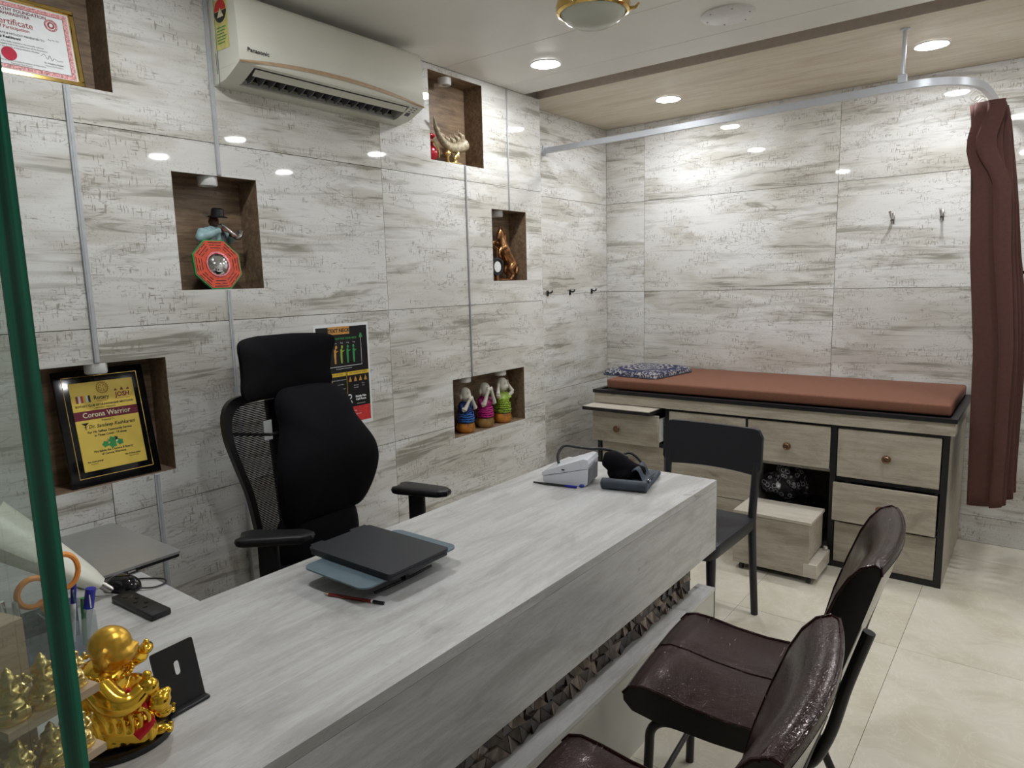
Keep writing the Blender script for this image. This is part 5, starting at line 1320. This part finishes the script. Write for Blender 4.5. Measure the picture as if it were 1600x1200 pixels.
m = MB(); m.ell((.062, -.050, .112), (.017, .017, .016)); m.ell((.062, -.050, .132), .008); m.ell((.074, -.044, .080), (.020, .020, .019)); m.ell((.080, -.040, .058), (.014, .016, .010)); m.tube([(.074, -.046, .098), (.062, -.050, .105)], .010, 8); m.ell((.088, -.04, .092), .007); blob(m, 'gourd', 'gold', t, .0026, 2)
for s_ in (-1, 1):
    m = MB(); m.ell((.066, .030 * s_, .020), (.020, .013, .009))
    for k in range(5): m.ell((.086, .030 * s_ + (k - 2) * .0052, .019), (.006, .003, .004))
    blob(m, 'foot', 'gold', t, .002, 1)
m = MB(); m.ell((.054, .034, .140), (.012, .018, .009)); m.ell((.055, .034, .149), (.005, .007, .007)); m.tube([(.054, .018, .142), (.054, .010, .156)], [.005, .002], 6); m.build('gold_ingot', 'gold', t, True)

# wooden tier stand with six tiny gilt idols
t = thing('tier_stand', 'pale wooden tier stand for tiny idols behind the glass', 'display stand', (-1.098, .292, ZD), R(14))
MB().box(-.060, .055, -.062, .066, 0, .014).build('shelf', 'standwood', t, True)
MB().box(-.056, .052, -.060, .066, .088, .100).build('shelf', 'standwood', t, True)
MB().box(-.056, .052, -.060, .066, .183, .195).build('shelf', 'standwood', t, True)
MB().box(-.058, -.010, -.058, .010, .0145, .0875).build('post', 'standwood', t, True)
MB().box(-.058, -.010, -.058, .010, .1005, .1825).build('post', 'standwood', t, True)
MB().box(-.058, -.010, -.058, .010, .1955, .312).build('post', 'standwood', t, True)
def idol(name, loc, rz, label, seed, H=.062):
    rnd = random.Random(seed); s = H / .07
    t = thing(name, label, 'figurine', loc, rz, 'tiny gilt idols on the tier stand')
    m = MB(); S = lambda *p: tuple(q * s for q in p)
    m.lathe([(0, 0), (.022 * s, 0), (.023 * s, .004 * s), (.020 * s, .008 * s), (0, .008 * s)], 20); m.ell(S(0, 0, .020), S(.016, .018, .013)); m.ell(S(0, 0, .036), S(.012, .014, .014)); m.ell(S(.002, 0, .056), S(.010, .010, .011)); m.ell(S(0, 0, .066), S(.007, .007, .006)); m.ell(S(0, 0, .072), S(.003, .003, .004))
    for g in (-1, 1):
        m.tube([S(0, .013 * g, .044), S(.008, .020 * g, .034 + rnd.uniform(0, .008)), S(.014, .012 * g, .030 + rnd.uniform(0, .018))], .004 * s, 8); m.tube([S(0, .014 * g, .018), S(.016, .016 * g, .013), S(.018, .002 * g, .012)], .0065 * s, 8); m.ell(S(.0, .010 * g, .055), S(.003, .005, .006))
        m.tube([S(-.002, .013 * g, .044), S(-.001, .022 * g, .046), S(.004, .023 * g, .054)], .0032 * s, 8)
    m.tube(bez([S(.010, 0, .055), S(.015, 0, .046), S(.013, .004, .038)], 4), .0032 * s, 8)
    blob(m, 'idol_body', 'goldpale', t, .0018, 1)
    m = MB(); m.lathe([(0, 0), (.024 * s, 0), (.024 * s, .003 * s), (0, .003 * s)], 20); m.build('pedestal', 'goldpale', t, True)
for k, (x, y, z, rz, lb) in enumerate(((.022, -.036, .1955, -10, 'tiny gilt idol on the top shelf of the tier stand, seen through the glass'), (.026, .006, .1955, -15, 'tiny gilt idol on the top shelf, half hidden behind the green glass edge'), (.022, .046, .1955, -20, 'tiny gilt idol on the top shelf nearest the golden statue'),
        (.022, -.036, .1005, -10, 'tiny gilt idol on the middle shelf of the tier stand, seen through the glass'), (.026, .006, .1005, -15, 'tiny gilt idol on the middle shelf, half hidden behind the green glass edge'), (.022, .046, .1005, -20, 'tiny gilt idol on the middle shelf nearest the golden statue'))):
    idol('gilt_idol', (-1.098 + x * cos(R(14)) - y * sin(R(14)), .292 + y * cos(R(14)) + x * sin(R(14)), ZD + z), R(rz), lb, k + 1, .068 if k < 2 else .060)

# pen organiser with scissors, pens and marker
PO = Vector((-1.62, .478, ZD))
t = thing('pen_organiser', 'smoky clear acrylic pen organiser at the desk corner', 'pen holder', PO)
M['smoke'] = acrylic_mat('smoky_acrylic', (.30, .36, .42), .45)
M['clear'] = acrylic_mat('clear_acrylic', (.86, .88, .89), .9)
for a, mt in (((-.05, .055, -.075, .075, 0, .004), 'smoke'), ((-.05, -.047, -.075, .075, .004, .095), 'smoke'), ((.052, .055, -.075, .075, .004, .080), 'clear'), ((-.047, .052, -.075, -.072, .004, .09), 'smoke'), ((-.047, .052, .072, .075, .004, .09), 'clear'), ((-.047, .052, -.002, .001, .004, .085), 'smoke')):
    MB().box(*a).build('panel', mt, t, True)
t = thing('scissors', 'orange-handled scissors standing in the pen organiser', 'scissors', PO + Vector((.0, .012, .005)), R(20))
def loop(cy, cz, rx, rz_, lean): return [(lean + .010 * cos(2 * pi * k / 24), cy + rx * cos(2 * pi * k / 24), cz + rz_ * sin(2 * pi * k / 24)) for k in range(24)]
MB().tube(loop(-.034, .150, .027, .030, .0), .0068, 8, True, .8).build('handle', 'orange', t, True)
MB().tube(loop(.036, .166, .026, .038, .0), .0068, 8, True, .8).build('handle', 'orange', t, True)
MB().tube([(0, -.022, .124), (.0, -.008, .100), (0, .002, .082)], [.008, .010, .007], 8).build('handle_neck', 'orange', t, True)
MB().tube([(0, .024, .132), (.004, .012, .104), (.004, .002, .082)], [.008, .010, .007], 8).build('handle_neck', 'orange', t, True)
MB().prism([(-.010, .090), (.006, .090), (.006, .0), (.003, .0)], -.001, .001, frame((0, 0, 0), (0, 1, 0), (0, 0, 1), (1, 0, 0))).build('blade', 'chrome', t, True)
MB().prism([(-.006, .090), (.010, .090), (.000, .0), (-.003, .0)], .0012, .003, frame((0, 0, 0), (0, 1, 0), (0, 0, 1), (1, 0, 0))).build('blade', 'chrome', t, True)
def pen(dx, dy, lx, ly, H, mats, label, r=.005, name='pen'):
    b = PO + Vector((dx, dy, .005)); tip = b + Vector((lx, ly, H)); t = thing(name, label, 'pen', b, 0, 'pens in the organiser')
    MB().cyl(b, b.lerp(tip, .68), r, n=12).build('barrel', mats[0], t); MB().cyl(b.lerp(tip, .68), tip, r * 1.12, n=12).build('cap', mats[1], t)
    MB().rbox(-.001, .001, -.0015, .0015, 0, .03, .0005, 1, Matrix.Translation(b.lerp(tip, .70) + Vector((r * 1.3, 0, 0)))).build('clip', mats[2], t)
pen(.030, .052, .014, .022, .132, ('clear', 'blue', 'chrome'), 'blue-capped marker leaning out of the pen organiser', .009, 'marker')
pen(-.02, .050, .0, .014, .128, ('paper', 'blue', 'chrome'), 'slim blue pen behind the marker')
pen(.010, .062, .004, .006, .105, ('green', 'green', 'chrome'), 'short green pen beside the marker')
pen(.022, -.048, .008, -.010, .150, ('blue', 'steel', 'chrome'), 'blue and steel pen at the partition side of the organiser')
pen(-.02, -.056, .0, -.012, .140, ('paper', 'chrome', 'chrome'), 'white pen at the partition side of the organiser')

# long white tapered handset with a metal tip
t = thing('white_handset', 'long white tapered plastic device with a metal tip leaning by the scissors', 'handheld device', (-1.83, .655, ZD))
a, b = Vector((-1.84, .668, ZD + .034)), Vector((-1.92, .470, ZD + .235)); d = (b - a)
up = Vector((.35, -.1, 1)); n_ = d.normalized(); up = (up - n_ * up.dot(n_)).normalized(); sd_ = n_.cross(up)
m = MB(); vs = []; K = 10
for k in range(K + 1):
    s_ = k / K; hw_, hh_ = .016 + .058 * s_ ** .7, .012 + .024 * s_ ** .7; c = a + d * s_
    for j in range(16):
        q = 2 * pi * j / 16; e = .6
        vs.append(c + sd_ * hw_ * math.copysign(abs(cos(q)) ** e, cos(q)) + up * hh_ * math.copysign(abs(sin(q)) ** e, sin(q)))
m.add(vs, [(k * 16 + j, k * 16 + (j + 1) % 16, k * 16 + 16 + (j + 1) % 16, k * 16 + 16 + j) for k in range(K) for j in range(16)] + [tuple(range(16)), tuple(range(K * 16, K * 16 + 16))]).build('shell', 'cream', t)
MB().cyl(a - n_ * .030, a + n_ * .002, .009, .011, 12).build('metal_tip', 'steel', t)
MB().rbox(-.004, .004, -.018, .018, -.001, .002, .001, 1, frame(a + d * .55 + up * .030, sd_, n_, up)).build('slot_mark', 'bpgrey', t)
MB().rbox(-.03, .03, -.03, .03, 0, .170, .004, 1, Matrix.Translation((-1.925, .44, ZD))).build('rest', 'bpgrey', t)
# white carton against the wall
t = thing('paper_carton', 'low white carton against the wall at the end of the return', 'carton', (-2.36, .59, ZD))
MB().rbox(-.065, .066, -.12, .045, 0, .075, .002, 1).build('body', 'paper', t, True)
MB().rbox(-.066, .067, -.121, .046, .0755, .082, .002, 1).build('lid', 'paper', t, True)
